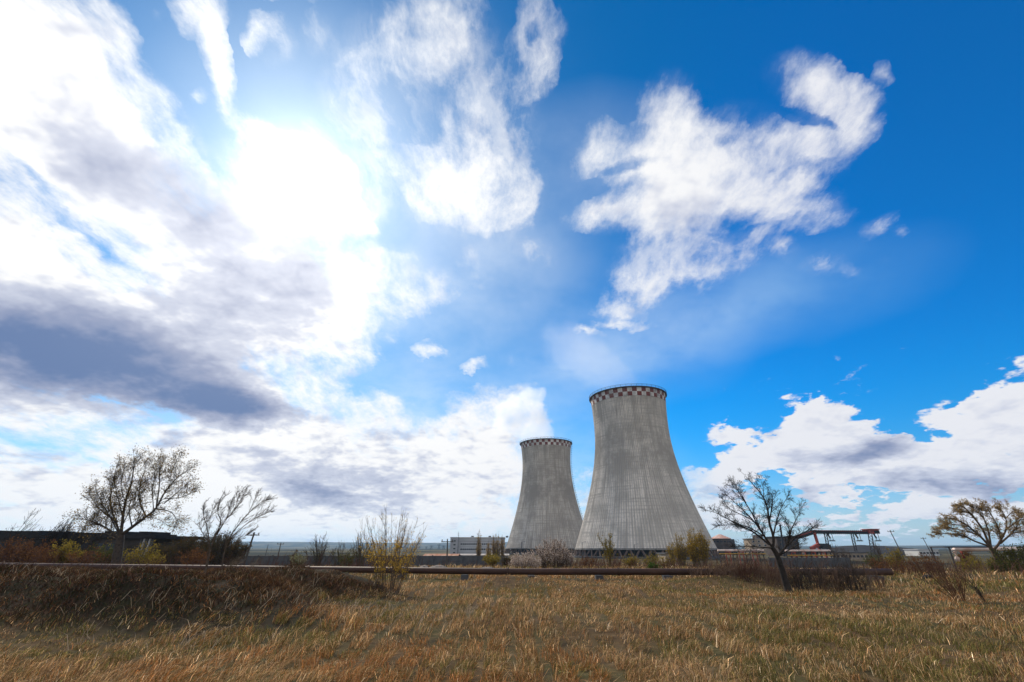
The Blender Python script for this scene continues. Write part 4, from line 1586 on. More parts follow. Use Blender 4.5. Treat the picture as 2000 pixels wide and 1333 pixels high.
def twig(W_, leaves, rnd, p, d, L, r, lvl, S):
    """one shoot with its own smaller shoots"""
    n_ = S['seg'][lvl]
    pts = [p]
    st = L / n_
    wig = S['wig']
    tr = S['trop']
    dirs = []
    for i in range(n_):
        d = unit((d[0] + rnd.gauss(0, wig) + tr[0], d[1] + rnd.gauss(0, wig) + tr[1], d[2] + rnd.gauss(0, wig) + tr[2]))
        p = (p[0] + d[0] * st, p[1] + d[1] * st, p[2] + d[2] * st)
        pts.append(p)
        dirs.append(d)
    W_.add(pts, r, max(r * .45, S['rmin'] * .7), 4 if lvl == 0 else 3)
    if lvl + 1 < len(S['kids']) + 1 and lvl < len(S['kids']):
        for k in range(S['kids'][lvl]):
            t = rnd.uniform(.2, 1.0)
            i = min(n_ - 1, int(t * n_))
            f = t * n_ - i
            a, b_ = pts[i], pts[i + 1]
            q_ = (a[0] + (b_[0] - a[0]) * f, a[1] + (b_[1] - a[1]) * f, a[2] + (b_[2] - a[2]) * f)
            w = S['spread']
            dd = unit((dirs[i][0] + rnd.gauss(0, w), dirs[i][1] + rnd.gauss(0, w), dirs[i][2] + rnd.gauss(0, w)))
            twig(W_, leaves, rnd, q_, dd, L * S['ratio'] * rnd.uniform(.6, 1.15) * (1.15 - .5 * t), max(r * .55, S['rmin']), lvl + 1, S)
    if S['leaf'] and lvl >= S['leaf_from']:
        for k in range(S['leaf']):
            if rnd.random() < S.get('leafp', 1):
                i = rnd.randrange(1, n_ + 1)
                a = pts[i]
                j = S['jit']
                leaves.append((a[0] + rnd.gauss(0, j), a[1] + rnd.gauss(0, j), a[2] + rnd.gauss(0, j)))


def limb_tree(name, label, cat, Y, base_px, trunk_px, limbs, r_trunk, S, bark, leafm, lsize, seed, depth=.30, group=None, foot_drop=0.0):
    """a tree whose main limbs follow measured lines; each limb also swings towards or away from the viewer"""
    rnd = random.Random(seed)
    rng = np.random.default_rng(seed)
    g = G(base_px, Y)
    foot = P(trunk_px[0][0], trunk_px[0][1], Y)
    org = Vector((foot.x, Y, min(foot.z, gz(foot.x, Y))))
    root = thing(name, label, cat, org, group)
    trunk, tw, leaves = Wood(), Wood(), []

    def smooth_line(pts3, sub=4):
        out = []
        k = len(pts3)
        for i in range(k - 1):
            p0, p1, p2, p3 = pts3[max(i - 1, 0)], pts3[i], pts3[i + 1], pts3[min(i + 2, k - 1)]
            for s in range(sub):
                t = s / sub
                out.append(tuple(.5 * ((2 * p1[a]) + (-p0[a] + p2[a]) * t + (2 * p0[a] - 5 * p1[a] + 4 * p2[a] - p3[a]) * t * t + (-p0[a] + 3 * p1[a] - 3 * p2[a] + p3[a]) * t ** 3) for a in range(3)))
        out.append(tuple(pts3[-1]))
        return out
    t3 = [tuple(P(x, y, Y)) for x, y in trunk_px]
    t3[0] = (t3[0][0], t3[0][1], min(t3[0][2], gz(t3[0][0], Y)) - .15)
    pts = smooth_line(t3)
    trunk.add(pts, r_trunk * 1.25, r_trunk * .8, 9)
    trunk.add([(org.x, Y, gz(org.x, Y) - .25), (org.x, Y, gz(org.x, Y) + .02), (pts[2][0], pts[2][1], pts[2][2])], r_trunk * 1.9, r_trunk * 1.1, 9)
    for (lp, r0, r1) in limbs:
        z0 = P(lp[0][0], lp[0][1], Y)
        ln_ = 0
        for a, b_ in zip(lp[:-1], lp[1:]):
            ln_ += (P(a[0], a[1], Y) - P(b_[0], b_[1], Y)).length
        swing = rnd.uniform(-depth, depth) * ln_
        k = len(lp)
        p3 = []
        for i, (x, y) in enumerate(lp):
            f = (i / (k - 1))
            p3.append(tuple(P(x, y, Y + swing * f ** 1.3)))
        pts = smooth_line(p3)
        trunk.add(pts, r0, r1, 7 if r0 > .06 else 5)
        n_ = len(pts)
        cnt = int(S['per_m'] * ln_) + 2
        for c in range(cnt):
            t = rnd.uniform(.12, 1.0) ** .75
            i = min(n_ - 2, int(t * (n_ - 1)))
            a, b_ = pts[i], pts[i + 1]
            d = unit((b_[0] - a[0], b_[1] - a[1], b_[2] - a[2]))
            w = S['spread0']
            dd = unit((d[0] + rnd.gauss(0, w), d[1] + rnd.gauss(0, w), d[2] + rnd.gauss(0, w) + S['up0']))
            L = S['len0'] * rnd.uniform(.55, 1.25) * (1.15 - .45 * t)
            rr = max(S['rmin'], (r0 + (r1 - r0) * t) * .40)
            twig(tw, leaves, rnd, a, dd, L, min(rr, S['rmax0']), 0, S)
        a, b_ = pts[-2], pts[-1]
        twig(tw, leaves, rnd, b_, unit((b_[0] - a[0], b_[1] - a[1], b_[2] - a[2])), S['len0'] * .7, r1, 0, S)
    finish_plant(root, org, trunk, tw, leaves, lsize, bark, leafm, rng)
    return root


# big budding tree on the left
S = dict(seg=[5, 4, 3], kids=[5, 3], wig=.14, trop=(.02, 0, .07), spread=.55, ratio=.62, rmin=.009, rmax0=.032, leaf=2, leaf_from=1, leafp=.6, jit=.22,
         per_m=4.2, spread0=.60, up0=.25, len0=1.35)
limb_tree('budding_tree', 'tall dark tree covered in small buds in front of the derelict shed', 'tree', 46.0, 231,
          [(231, 1094), (232, 1070), (236, 1046)],
          [([(236, 1046), (258, 1030), (285, 1010), (305, 993), (320, 965), (345, 935), (370, 918)], 0.158, 0.021), ([(236, 1046), (240, 1010), (246, 975), (256, 945), (261, 915), (262, 894)], 0.144, 0.017),
           ([(236, 1046), (226, 1020), (216, 985), (219, 950), (228, 908)], 0.101, 0.015), ([(233, 1052), (205, 1030), (178, 1018), (152, 1013)], 0.094, 0.014), ([(305, 993), (311, 950), (312, 915), (314, 896)], 0.072, 0.014),
           ([(285, 1010), (271, 970), (279, 930), (289, 903)], 0.079, 0.014), ([(320, 984), (345, 963), (368, 944)], 0.058, 0.014), ([(306, 995), (333, 1000), (344, 1016), (341, 1026)], 0.050, 0.013),
           ([(226, 1020), (192, 992), (177, 968)], 0.065, 0.013), ([(240, 1010), (228, 965), (222, 935)], 0.058, 0.013), ([(345, 935), (342, 912), (345, 900)], 0.036, 0.010), ([(258, 1030), (252, 990), (268, 955)], 0.065, 0.013),
           ([(222, 1040), (190, 1024), (165, 1028)], 0.058, 0.013), ([(320, 975), (352, 972), (372, 965)], 0.043, 0.010), ([(238, 1030), (252, 1000), (266, 982), (282, 955)], .05, .010), ([(233, 1046), (214, 1008), (200, 985), (188, 958)], .055, .010),
            ([(246, 985), (236, 950), (243, 915)], .045, .010), ([(285, 1010), (302, 1012), (322, 1022)], .04, .010), ([(231, 1056), (200, 1040), (172, 1038)], .045, .010), ([(300, 996), (298, 960), (303, 925)], .045, .010),
            ([(226, 1020), (205, 1000), (196, 975)], .04, .010), ([(316, 972), (332, 945), (334, 918)], .04, .010)],
          .34, S, BARK, L_BUD, .125, 11)

# bare tree right of centre
S = dict(seg=[6, 5, 3], kids=[6, 4], wig=.16, trop=(0, 0, .03), spread=.50, ratio=.60, rmin=.0038, rmax0=.013, leaf=0, leaf_from=9, jit=0, per_m=11.0, spread0=.55, up0=.12, len0=.50)
c5 = lambda L: [(1300 + x * .225, 900 + y * .225) for x, y in L]
limb_tree('bare_tree', 'leafless spreading tree with a dark trunk standing in the brush right of the towers', 'tree', 22.1, 1538,
          c5([(1060, 1105), (1010, 950), (970, 830), (930, 760)]),
          [(c5([(930, 760), (935, 660), (900, 540), (885, 420), (850, 320), (770, 220), (690, 130)]), 0.066, 0.0075), (c5([(930, 760), (860, 660), (760, 520), (640, 400), (520, 290)]), 0.051, 0.0060),
           (c5([(900, 730), (760, 620), (600, 540), (450, 460), (360, 430)]), 0.043, 0.0060), (c5([(885, 700), (800, 560), (740, 440), (650, 300), (600, 210)]), 0.043, 0.0060),
           (c5([(970, 830), (1050, 740), (1080, 660), (1060, 560), (1000, 470)]), 0.051, 0.0060), (c5([(1060, 700), (1090, 600), (1140, 500), (1180, 400)]), 0.035, 0.0060),
           (c5([(935, 660), (960, 540), (1000, 420), (1060, 310)]), 0.039, 0.0060), (c5([(900, 540), (920, 420), (930, 320), (890, 250)]), 0.035, 0.0053),
           (c5([(930, 760), (800, 750), (690, 742), (620, 752)]), 0.031, 0.0060), (c5([(1060, 740), (1150, 650), (1240, 605), (1300, 565)]), 0.031, 0.0053),
           (c5([(860, 660), (700, 570), (560, 560), (480, 560)]), 0.031, 0.0053), (c5([(850, 320), (850, 250), (830, 180)]), 0.020, 0.0045), (c5([(990, 820), (1100, 760), (1180, 720)]), 0.031, 0.0060),
           (c5([(760, 520), (680, 480), (560, 420), (500, 350)]), 0.027, 0.0053), (c5([(700, 370), (640, 270), (560, 220)]), 0.020, 0.0045)],
          .115, S, BARK_DK, None, .1, 12)

# wind-blown tree at the right edge
S = dict(seg=[6, 5, 3], kids=[6, 3], wig=.13, trop=(-.06, 0, .0), spread=.42, ratio=.58, rmin=.008, rmax0=.026, leaf=3, leaf_from=1, leafp=.8, jit=.05, per_m=5.5, spread0=.42, up0=.10, len0=.92)
c6 = lambda L: [(1600 + x * .225, 900 + y * .225) for x, y in L]
limb_tree('leaning_tree', 'broad leaning tree with tan young leaves at the right edge', 'tree', 43.0, 1969,
          c6([(1650, 965), (1560, 880), (1510, 790), (1480, 745)]),
          [(c6([(1480, 745), (1400, 660), (1280, 560), (1180, 510), (1110, 500)]), 0.105, 0.0130), (c6([(1480, 745), (1420, 600), (1330, 480), (1250, 400), (1210, 392)]), 0.105, 0.0130),
           (c6([(1490, 750), (1470, 620), (1430, 500), (1400, 400)]), 0.091, 0.0130), (c6([(1510, 780), (1570, 700), (1560, 600), (1500, 480), (1450, 395)]), 0.105, 0.0130),
           (c6([(1570, 700), (1620, 600), (1620, 500), (1570, 410)]), 0.084, 0.0130), (c6([(1480, 745), (1350, 700), (1240, 650), (1110, 632), (1040, 635)]), 0.084, 0.0117),
           (c6([(1570, 720), (1660, 640), (1720, 560), (1740, 480)]), 0.084, 0.0130), (c6([(1620, 600), (1700, 540), (1790, 500)]), 0.070, 0.0117), (c6([(1400, 660), (1300, 620), (1160, 590), (1070, 590)]), 0.063, 0.0104),
           (c6([(1660, 640), (1760, 610), (1840, 590)]), 0.056, 0.0104), (c6([(1330, 480), (1280, 450), (1200, 440)]), 0.049, 0.0097), (c6([(1430, 500), (1330, 410), (1290, 385)]), 0.049, 0.0097),
           (c6([(1280, 560), (1200, 560), (1120, 545)]), 0.042, 0.0097), (c6([(1620, 500), (1680, 440), (1700, 430)]), 0.042, 0.0097)],
          .18, S, BARK_B, L_TAN, .085, 13)

# bare many-stemmed tree left
S = dict(seg=[6, 4, 3], kids=[4, 2], wig=.10, trop=(.05, 0, .05), spread=.33, ratio=.60, rmin=.0034, rmax0=.010, leaf=0, leaf_from=9, jit=0, per_m=15.0, spread0=.35, up0=.12, len0=.42)
c2 = lambda L: [(350 + x * .225, 900 + y * .225) for x, y in L]
limb_tree('bare_tree', 'bare many-stemmed small tree leaning right on the crest of the earth bank', 'tree', 17.0, 404,
          c2([(240, 925), (250, 860), (270, 770)]),
          [(c2([(270, 770), (310, 660), (360, 540), (338, 460), (335, 400), (362, 320)]), 0.0245, 0.0042), (c2([(310, 660), (400, 520), (480, 430), (540, 330), (560, 295)]), 0.0190, 0.0035),
           (c2([(370, 930), (390, 800), (430, 690), (500, 580), (600, 460), (700, 370), (755, 345)]), 0.0245, 0.0042), (c2([(430, 690), (560, 570), (680, 490), (780, 440)]), 0.0163, 0.0035),
           (c2([(255, 850), (260, 700), (235, 560), (210, 470), (210, 400)]), 0.0177, 0.0035), (c2([(235, 550), (280, 470), (300, 420)]), 0.0109, 0.0035), (c2([(330, 640), (420, 480), (440, 400), (480, 320)]), 0.0150, 0.0035),
           (c2([(400, 760), (520, 690), (620, 620)]), 0.0136, 0.0035), (c2([(480, 430), (500, 360), (500, 300)]), 0.0109, 0.0028), (c2([(600, 460), (640, 370), (660, 320)]), 0.0109, 0.0028), (c2([(245, 690), (200, 620), (170, 540)]), 0.0109, 0.0028)],
          .032, S, BARK_B, None, .1, 14)


def shrub(name, label, cat, px, Y, top_py, width_px, n_, bark, leafm=None, nleaf=0, lsize=.05, lean=(0, 0), rng_leaf=(.15, 1.0), twigs=4, tl=.22, r0=None, seed=0,
          group=None, dome=.35, n1='stem', n2='foliage', jit=.03, upright=.5, aspect=.55, lift=0.0, sub=1, base_w=.12, hmin=.72):
    """many stems fanning out of one foot"""
    rnd = random.Random(seed * 77 + 5)
    rng = np.random.default_rng(seed + 100)
    g = G(px, Y)
    org = Vector(g)
    top = P(px, top_py, Y).z
    H_ = top - g.z
    wid = width_px / 985.0 * Y
    root = thing(name, label, cat, org, group)
    trunk, tw, leaves = Wood(), Wood(), []
    r0 = r0 or H_ * .009
    S2 = dict(seg=[4, 3], kids=[2] if sub else [], wig=.12, trop=(lean[0] * .12, 0, .06), spread=.4, ratio=.55, rmin=max(r0 * .28, Y * .00016), leaf=0, leaf_from=9, jit=0)
    for i in range(n_):
        a = rnd.uniform(0, 2 * math.pi)
        ro = math.sqrt(rnd.random())
        hh = H_ * (1 - dome * ro * ro) * rnd.uniform(hmin, 1.0)
        bx, by = g.x + math.cos(a) * wid * .5 * base_w * math.sqrt(ro), g.y + math.sin(a) * wid * .5 * base_w * math.sqrt(ro)
        tx, ty = g.x + math.cos(a) * ro * wid / 2 + lean[0] * hh, g.y + math.sin(a) * ro * wid / 2 + lean[1] * hh
        pts = []
        k = 8
        gx_, gy_ = rnd.gauss(0, .02 * hh), rnd.gauss(0, .02 * hh)
        zb = gz(bx, by) - .08
        for s in range(k + 1):
            t = s / k
            f = t * (1 - upright) + upright * (1 - (1 - t) ** 2 if rnd.random() < 0 else t * t)
            w_ = math.sin(t * math.pi * 1.7) * t
            pts.append((bx + (tx - bx) * f + gx_ * w_, by + (ty - by) * f + gy_ * w_, zb + (hh + g.z - zb) * t))
        trunk.add(pts, r0 * rnd.uniform(.7, 1.2), r0 * .28, 4)
        ends = []
        for c in range(twigs):
            t = rnd.uniform(.25, .97)
            s = min(k - 1, int(t * k))
            a_, b_ = pts[s], pts[s + 1]
            d = unit((b_[0] - a_[0], b_[1] - a_[1], b_[2] - a_[2]))
            dd = unit((d[0] + rnd.gauss(0, .38), d[1] + rnd.gauss(0, .38), d[2] + rnd.gauss(0, .2)))
            before = len(tw.lines)
            twig(tw, leaves, rnd, a_, dd, H_ * tl * rnd.uniform(.5, 1.2) * (1.1 - .5 * t), max(r0 * .42, S2['rmin']), 0, S2)
            for l_ in tw.lines[before:]:
                ends.append(l_[0])
        if nleaf:
            lines = [pts] + ends
            for c in range(nleaf):
                l_ = rnd.choice(lines)
                q_ = rnd.choice(l_[1:])
                zf = (q_[2] - g.z) / H_
                if rng_leaf[0] <= zf <= rng_leaf[1] or rnd.random() < .10:
                    leaves.append((q_[0] + rnd.gauss(0, jit), q_[1] + rnd.gauss(0, jit), q_[2] + rnd.gauss(0, jit)))
    finish_plant(root, org, trunk, tw, leaves, lsize, bark, leafm, rng, n1, n2, aspect)
    return root


# --- left of the towers
BG = 'wind-bent bare saplings behind the derelict shed'
shrub('bare_sapling', 'thin bare sapling leaning right at the far left edge', 'sapling', -4, 60, 985, 50, 12, BARK_DK, lean=(.35, 0), twigs=8, seed=1, group=BG, n2='crown', r0=.05)
shrub('bare_sapling', 'open twiggy sapling above the left end of the derelict shed roof', 'sapling', 42, 62, 998, 70, 18, BARK_DK, lean=(.32, 0), twigs=8, seed=2, group=BG, n2='crown', r0=.055)
shrub('bare_sapling', 'dense dark broom-like sapling above the step in the shed roof', 'sapling', 82, 64, 1002, 40, 110, BARK_DK, lean=(.28, 0), twigs=4, seed=3, group=BG, n2='crown', r0=.055, upright=.2)
shrub('bare_sapling', 'smaller broom-like sapling between the dense broom and the budding tree', 'sapling', 120, 64, 1012, 34, 70, BARK_DK, lean=(.28, 0), twigs=4, seed=4, group=BG, n2='crown', r0=.05, upright=.2)
shrub('bare_sapling', 'low bare sapling half hidden by the left branches of the budding tree', 'sapling', 158, 64, 1020, 30, 46, BARK_DK, lean=(.2, 0), twigs=3, seed=5, group=BG, n2='crown', r0=.045, upright=.2)
OG = 'bushes along the foot of the derelict shed'
shrub('dry_bush', 'tall orange-brown dry bush at the far left edge of the field', 'bush', 12, 50, 1040, 90, 54, BARK_R, L_ORA, 46, .14, twigs=4, seed=6, group=OG, jit=.10)
shrub('dry_bush', 'orange-brown dry bush second from the left edge', 'bush', 60, 51, 1046, 90, 54, BARK_R, L_ORA, 46, .14, twigs=4, seed=7, group=OG, jit=.10, lean=(.15, 0))
shrub('leafy_bush', 'yellow-green leafy bush between the orange bushes and the budding tree', 'bush', 122, 50, 1047, 60, 40, BARK_Y, L_YG, 60, .16, twigs=4, seed=8, group=OG, jit=.12)
shrub('dry_bush', 'low orange bush just left of the budding tree trunk', 'bush', 165, 49, 1062, 70, 40, BARK_R, L_ORA, 40, .12, twigs=4, seed=9, group=OG, jit=.10)
shrub('leafy_bush', 'dark olive bush against the shed left of the budding tree trunk', 'bush', 196, 54, 1056, 80, 44, BARK, L_GRN, 70, .16, twigs=4, seed=10, group=OG, jit=.14)
shrub('leafy_bush', 'olive-yellow bush just right of the budding tree trunk', 'bush', 270, 50, 1054, 80, 44, BARK, L_YG, 46, .14, twigs=4, seed=11, group=OG, jit=.12, lean=(.15, 0))
shrub('leafy_bush', 'low tawny bush below the open end of the derelict shed', 'bush', 300, 47, 1074, 50, 26, BARK_R, L_YG, 34, .11, twigs=4, seed=12, group=OG, jit=.10)
shrub('dry_bush', 'sparse rust-brown bush before the shed, between the yellow-green bush and the second orange bush', 'bush', 92, 48, 1058, 60, 34, BARK_R, L_ORA, 36, .10, twigs=5, seed=75, group=OG, jit=.10)
shrub('thicket', 'big dark brown domed bush behind the bare many-stemmed tree', 'bush', 405, 66, 1031, 144, 230, BARK, L_DRK, 90, .17, twigs=6, seed=13, dome=.42, upright=.25, jit=.14, base_w=.7)
shrub('thicket', 'low dark bush between the derelict shed and the big domed bush', 'bush', 326, 68, 1053, 62, 80, BARK, L_DRK, 50, .18, twigs=4, seed=14, dome=.35, upright=.25, jit=.14, base_w=.7)
shrub('dry_bush', 'rust-orange dry bush in front of the big domed bush', 'bush', 384, 44, 1061, 74, 36, BARK_R, L_ORA, 44, .11, twigs=4, seed=15, jit=.09)
shrub('dry_weed', 'pale dry weed bent to the right beside the bare many-stemmed tree', 'weed', 446, 19, 1072, 34, 26, BARK_P, None, 0, .05, lean=(.75, 0), twigs=3, seed=16, r0=.006, upright=.7)
shrub('dry_weed', 'pale dry weed arching over the pipe left of the pale-green shrub', 'weed', 476, 23, 1078, 30, 20, BARK_P, None, 0, .05, lean=(.8, 0), twigs=3, seed=17, r0=.007, upright=.7)
shrub('flowering_shrub', 'small pale-green flowering shrub by the fence left of centre', 'bush', 584, 46, 1079, 40, 34, BARK_B, L_PGR, 50, .10, twigs=4, seed=18, jit=.09, dome=.3)
shrub('dark_shrub', 'small dark shrub right behind the pale-green flowering shrub', 'bush', 575, 70, 1068, 18, 20, BARK, L_DRK, 40, .15, twigs=3, seed=19, jit=.10)
shrub('bare_shrub', 'tallest thin bare shrub between the pale-green and the yellow shrubs', 'bush', 624, 50, 1036, 66, 22, BARK, L_GRN, 22, .10, twigs=6, tl=.28, seed=20, rng_leaf=(.0, .45), r0=.03)
shrub('bare_shrub', 'lower twiggy bare shrub just right of the tallest thin one', 'bush', 664, 52, 1052, 52, 20, BARK, L_GRN, 24, .10, twigs=5, seed=21, rng_leaf=(.0, .6), r0=.026)
shrub('bare_shrub', 'upright bare shrub standing behind the left side of the yellow shrub', 'bush', 704, 44, 1030, 44, 24, BARK_B, L_GRN, 26, .09, twigs=5, seed=22, rng_leaf=(.0, .5), r0=.028)
shrub('leafy_bush', 'low olive bush at the foot of the upright bare shrub', 'bush', 680, 47, 1072, 50, 26, BARK_B, L_GRN, 36, .10, twigs=4, seed=23, jit=.09)
shrub('yellow_shrub', 'tall yellow-budded shrub standing in the grass left of the industrial hall', 'bush', 765, 19.0, 978, 160, 46, BARK_B, L_YEL, 120, .042, twigs=9, tl=.18, seed=24, rng_leaf=(.06, .58), r0=.010, dome=.26, upright=.30, jit=.03, base_w=.25, aspect=.5)
PG2 = 'slender poplars in front of the industrial hall'
for i, (px, tp, wd, lab) in enumerate(((934, 1031, 13, 'tallest slender poplar, standing alone before the industrial hall'), (954, 1049, 11, 'shortest slender poplar before the industrial hall'),
                                       (964, 1037, 10, 'slender poplar just right of the shortest one'), (972, 1033, 12, 'slender poplar in the middle of the right-hand three'), (981, 1038, 10, 'slender poplar nearest the smaller tower'))):
    shrub('poplar', lab, 'tree', px, 135, tp, wd, 30, BARK_B, L_TAN, 34, .22, twigs=5, tl=.10, seed=30 + i, group=PG2, n1='trunk', n2='crown', upright=.1, r0=.05, dome=.5, jit=.12, rng_leaf=(.05, 1), base_w=.3)
shrub('leafy_bush', 'yellow-green bush under the poplars left of the smaller tower', 'bush', 962, 62, 1077, 44, 34, BARK_Y, L_YG, 50, .14, twigs=4, seed=36, jit=.12)
shrub('dry_bush', 'dark brown bush between the poplars and the blossoming bush', 'bush', 990, 58, 1084, 26, 26, BARK, L_DRK, 40, .13, twigs=4, seed=37, jit=.10)
shrub('blossom_bush', 'large blossoming bush covered in pale flowers before the smaller tower', 'bush', 1078, 46, 1043, 84, 90, BARK_B, L_BLO, 70, .085, twigs=7, tl=.20, seed=38, dome=.5, upright=.3, jit=.07, base_w=.5, rng_leaf=(.2, 1.1))
shrub('blossom_bush', 'lower blossoming bush spreading left of the large one', 'bush', 1026, 44, 1076, 80, 80, BARK_B, L_BLO, 66, .08, twigs=6, tl=.25, seed=39, dome=.4, upright=.3, jit=.07, base_w=.6, rng_leaf=(.1, 1.1))
shrub('blossom_bush', 'small blossoming bush against the right side of the large one', 'bush', 1107, 47, 1070, 30, 36, BARK_B, L_BLO, 60, .08, twigs=6, tl=.25, seed=40, dome=.4, upright=.3, jit=.07, base_w=.5, rng_leaf=(.1, 1.1))

# --- in front of the larger tower
shrub('slim_tree', 'slim yellow-green tree before the left part of the larger tower', 'tree', 1190, 56, 1024, 36, 16, BARK_Y, L_YG, 60, .13, lean=(-.10, 0), twigs=8, tl=.20, seed=41, n1='trunk', n2='crown', upright=.3, jit=.10, r0=.03, dome=.5)
shrub('leafy_bush', 'dark tawny bush between the slim tree and the small green bush', 'bush', 1232, 58, 1082, 44, 34, BARK_R, L_YG, 44, .12, twigs=4, seed=42, jit=.10)
shrub('leafy_bush', 'tawny twiggy bush behind the small green bush', 'bush', 1272, 56, 1078, 46, 30, BARK_Y, L_YG, 30, .10, twigs=5, seed=43, jit=.10)
shrub('green_bush', 'small bright green bush beside the pipe', 'bush', 1276, 34, 1097, 28, 26, BARK_B, leaf_mat('fresh_green_leaves', (.035, .075, .015), (.055, .10, .02), (.09, .12, .03)), 60, .085, twigs=4, seed=44, jit=.06)
shrub('dry_bush', 'tawny dry bush before the left corner of the larger tower', 'bush', 1150, 58, 1085, 36, 34, BARK_R, L_ORA, 26, .10, twigs=5, seed=48, jit=.10, base_w=.5)
shrub('dry_bush', 'tawny dry bush between the small green bush and the tan store', 'bush', 1300, 58, 1084, 34, 34, BARK_R, L_YG, 26, .10, twigs=5, seed=49, jit=.10, base_w=.5)
L_GOLD = leaf_mat('golden_willow_leaves', (.36, .22, .02), (.28, .18, .02), (.20, .15, .03), .45)
WG = 'yellow willows at the right foot of the larger tower'
shrub('willow', 'tallest yellow willow overlapping the right foot of the larger tower', 'tree', 1366, 112, 1026, 46, 90, BARK_Y, L_GOLD, 60, .26, twigs=5, tl=.16, seed=45, group=WG, n1='trunk', n2='crown', upright=.25, jit=.22, r0=.05, dome=.35, base_w=.5)
shrub('willow', 'slimmer yellow willow left of the tallest one', 'tree', 1330, 112, 1036, 28, 44, BARK_Y, L_GOLD, 40, .24, twigs=5, tl=.16, seed=46, group=WG, n1='trunk', n2='crown', upright=.2, jit=.20, r0=.05, dome=.4, base_w=.4)
shrub('willow', 'shortest yellow willow, leftmost of the willow group', 'tree', 1314, 110, 1046, 18, 24, BARK_Y, L_GOLD, 34, .22, twigs=4, tl=.16, seed=47, group=WG, n1='trunk', n2='crown', upright=.2, jit=.18, r0=.045, dome=.4)

# --- brush round the bare tree
TG = 'dark twiggy brush round the bare tree'
for i, (px, Y, tp, wd, n_, lean, lab) in enumerate((
        (1392, 26.6, 1080, 120, 70, .35, 'reddish brush leaning right, nearest the willow group'), (1432, 26.2, 1072, 110, 70, .38, 'dense reddish brush below the pale pipe rack'),
        (1476, 25, 1076, 100, 64, .30, 'dark brush left of the bare tree trunk'), (1512, 23.5, 1082, 80, 48, .2, 'low dark brush touching the left side of the bare tree trunk'),
        (1572, 22.8, 1080, 80, 46, 0, 'dark upright brush touching the right side of the bare tree trunk'), (1606, 22.6, 1086, 80, 44, 0, 'dark upright brush in the middle of the right-hand clump'),
        (1642, 22.4, 1078, 70, 46, 0, 'darkest upright brush at the right end of the clump'), (1680, 22.6, 1094, 70, 26, -.15, 'sparse brush stems past the right end of the clump'))):
    shrub('brush', lab, 'bush', px, Y, tp, wd, int(n_ * 1.25), BRUSH if i in (0, 1, 3, 5, 7) else BARK_R if i < 3 else BARK, None, 0, .05, lean=(lean + .05, 0), twigs=7, tl=.32, seed=50 + i, group=TG, upright=.45, r0=.0115, base_w=.75, dome=.45, sub=1, hmin=.30)
# --- right side
shrub('twiggy_shrub', 'fan-shaped brown twiggy shrub leaning left in the right foreground', 'bush', 1846, 17.0, 1086, 96, 40, BARK_R, None, 0, .05, lean=(-.42, 0), twigs=7, tl=.26, seed=60, r0=.0075, upright=.2, base_w=.14, dome=.35)
shrub('young_tree', 'thin young bare tree leaning left beside the fan-shaped shrub', 'sapling', 1894, 16.6, 1108, 36, 5, BARK, None, 0, .05, lean=(-.45, 0), twigs=12, tl=.22, seed=61, r0=.014, upright=.3, base_w=.05, dome=.4, n1='trunk', n2='crown')
shrub('lone_sapling', 'lone bent bare stem left of the fan-shaped shrub', 'sapling', 1790, 17.6, 1122, 22, 3, BARK, None, 0, .05, lean=(-.7, 0), twigs=6, tl=.2, seed=62, r0=.009, upright=.3, base_w=.1)
shrub('lone_sapling', 'lone thin bare stem near the right edge of the grass', 'sapling', 1968, 16.2, 1150, 16, 3, BARK_B, None, 0, .05, lean=(-.5, 0), twigs=6, tl=.2, seed=63, r0=.007, upright=.3, base_w=.1)
shrub('dark_shrub', 'dark olive bush at the right edge behind the leaning tree', 'bush', 1992, 42, 1054, 84, 70, BARK, L_GRN, 46, .13, twigs=5, seed=64, jit=.12, dome=.4, upright=.25, base_w=.6)
shrub('dark_shrub', 'low dark bush round the foot of the leaning tree', 'bush', 1958, 41, 1088, 60, 50, BARK, L_GRN, 40, .11, twigs=4, seed=65, jit=.10, dome=.4, upright=.25, base_w=.6)
shrub('round_shrub', 'small round brown shrub behind the heating pipe', 'bush', 1886, 76, 1060, 26, 50, BARK_B, L_ORA, 40, .16, twigs=4, seed=66, jit=.12, dome=.4, base_w=.5)
shrub('leafy_bush', 'olive bush right of the conveyor below the tall leaning pole', 'bush', 1748, 84, 1066, 40, 44, BARK_B, L_YG, 46, .20, twigs=4, seed=67, jit=.16, base_w=.5)
shrub('leafy_bush', 'dark bush under the conveyor head house', 'bush', 1706, 92, 1076, 34, 36, BARK, L_GRN, 40, .20, twigs=4, seed=68, jit=.16, base_w=.5)
shrub('leafy_bush', 'broad olive bush behind the heating pipe bend', 'bush', 1905, 62, 1079, 80, 60, BARK_B, L_YG, 50, .13, twigs=4, seed=69, jit=.12, base_w=.6)
shrub('dry_bush', 'tawny dry bush behind the fan-shaped shrub', 'bush', 1806, 34, 1077, 70, 60, BARK_R, L_ORA, 20, .08, twigs=5, seed=70, jit=.08, base_w=.6, lean=(-.2, 0))
shrub('dry_bush', 'tawny dry bush between the brush clump and the boulder', 'bush', 1730, 36, 1086, 90, 60, BARK_R, L_ORA, 18, .08, twigs=4, seed=71, jit=.08, base_w=.7)
shrub('bare_sapling', 'bare sapling rising beside the conveyor head house', 'sapling', 1722, 120, 1046, 18, 16, BARK_B, None, 0, .1, lean=(-.15, 0), twigs=6, seed=72, n2='crown', r0=.04)
shrub('bare_sapling', 'bare sapling between the first and second conveyor trestles', 'sapling', 1636, 118, 1052, 22, 14, BARK_B, None, 0, .1, lean=(-.1, 0), twigs=6, seed=73, n2='crown', r0=.04)
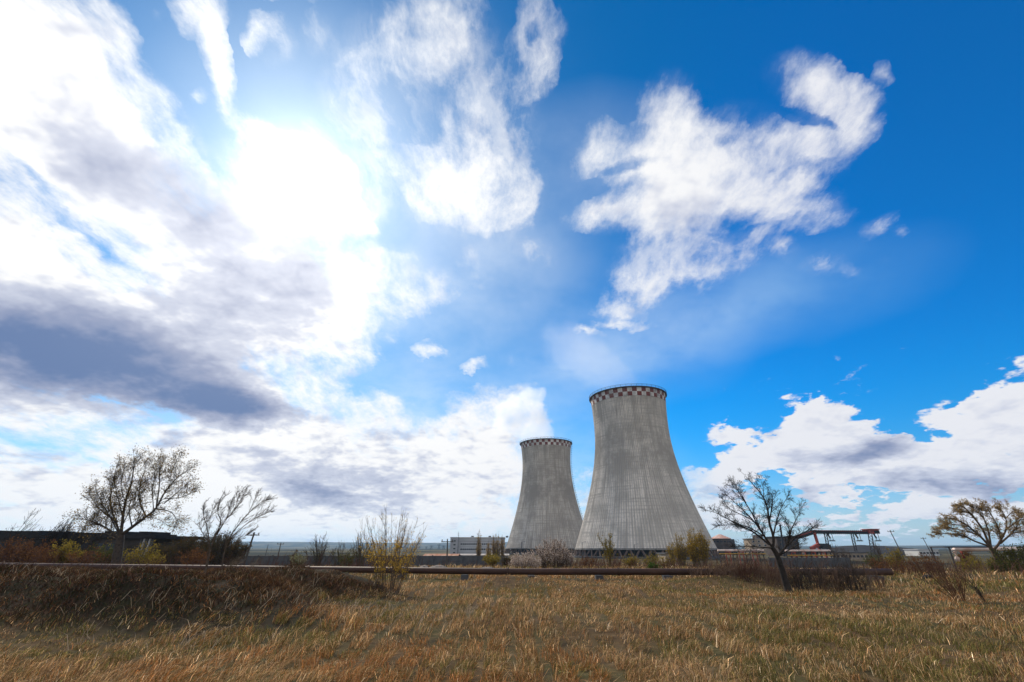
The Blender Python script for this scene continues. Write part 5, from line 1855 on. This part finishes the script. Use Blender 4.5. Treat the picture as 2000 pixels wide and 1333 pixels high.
shrub('bare_sapling', 'bare sapling between the second and third conveyor trestles', 'sapling', 1656, 116, 1056, 22, 14, BARK_B, None, 0, .1, lean=(-.1, 0), twigs=6, seed=74, n2='crown', r0=.04)

# scrub on the waste ground between pipe and fence: nobody could count these stalks
W2 = Wood()
rs = random.Random(99)
for i in range(5200):
    px = rs.choice([rs.uniform(-60, 330), rs.uniform(300, 760), rs.uniform(1120, 1420), rs.uniform(1380, 2050), rs.uniform(-60, 2060)])
    Y = rs.uniform(31, 88)
    x = P(px, 1090, Y).x
    if vnoise(np.array([x]), np.array([Y]), .16, 71)[0] < .45:
        continue
    g = gz(x, Y)
    hh = rs.uniform(.35, 1.15) * (.6 + .9 * float(vnoise(np.array([x]), np.array([Y]), .3, 72)[0]))
    lx, ly = rs.gauss(.15, .3) * hh, rs.gauss(0, .25) * hh
    W2.add([(x, Y, g - .05), (x + lx * .35, Y + ly * .35, g + hh * .5), (x + lx, Y + ly, g + hh)], .009 + .0002 * Y, .004, 3)
    for k in range(2):
        t = rs.uniform(.35, .8)
        q0 = (x + lx * t * .9, Y + ly * t * .9, g + hh * t)
        W2.add([q0, (q0[0] + rs.gauss(0, .14), q0[1] + rs.gauss(0, .14), q0[2] + rs.uniform(.12, .35))], .005 + .00012 * Y, .003, 3)
V, Qd = W2.arrays((0, 0, 0))
tag(link('scrub', mesh_np('scrub', V, Qd, mats=[BARK_R], smooth=False)), 'brown stalky scrub on the waste ground between the pipe and the fence', 'scrub', kind='stuff')

# ------------------------------------------------------------------ air
hz = bpy.data.materials.new('hazy_air')
hz.use_nodes = True
n = NT(hz.node_tree)
n.n.clear()
pv = n.n.new('ShaderNodeVolumePrincipled')
pv.inputs['Color'].default_value = (.42, .70, 1.0, 1)
pv.inputs['Density'].default_value = HAZE
pv.inputs['Density Attribute'].default_value = ''
pv.inputs['Anisotropy'].default_value = .2
o = n.n.new('ShaderNodeOutputMaterial')
n.l.new(pv.outputs[0], o.inputs['Volume'])
mb = MB()
mb.box((0, 0, (128 - 8) / 2), (16800, 16800, 136))
ob_ = mb.build('haze', hz)
tag(ob_, kind='stuff')
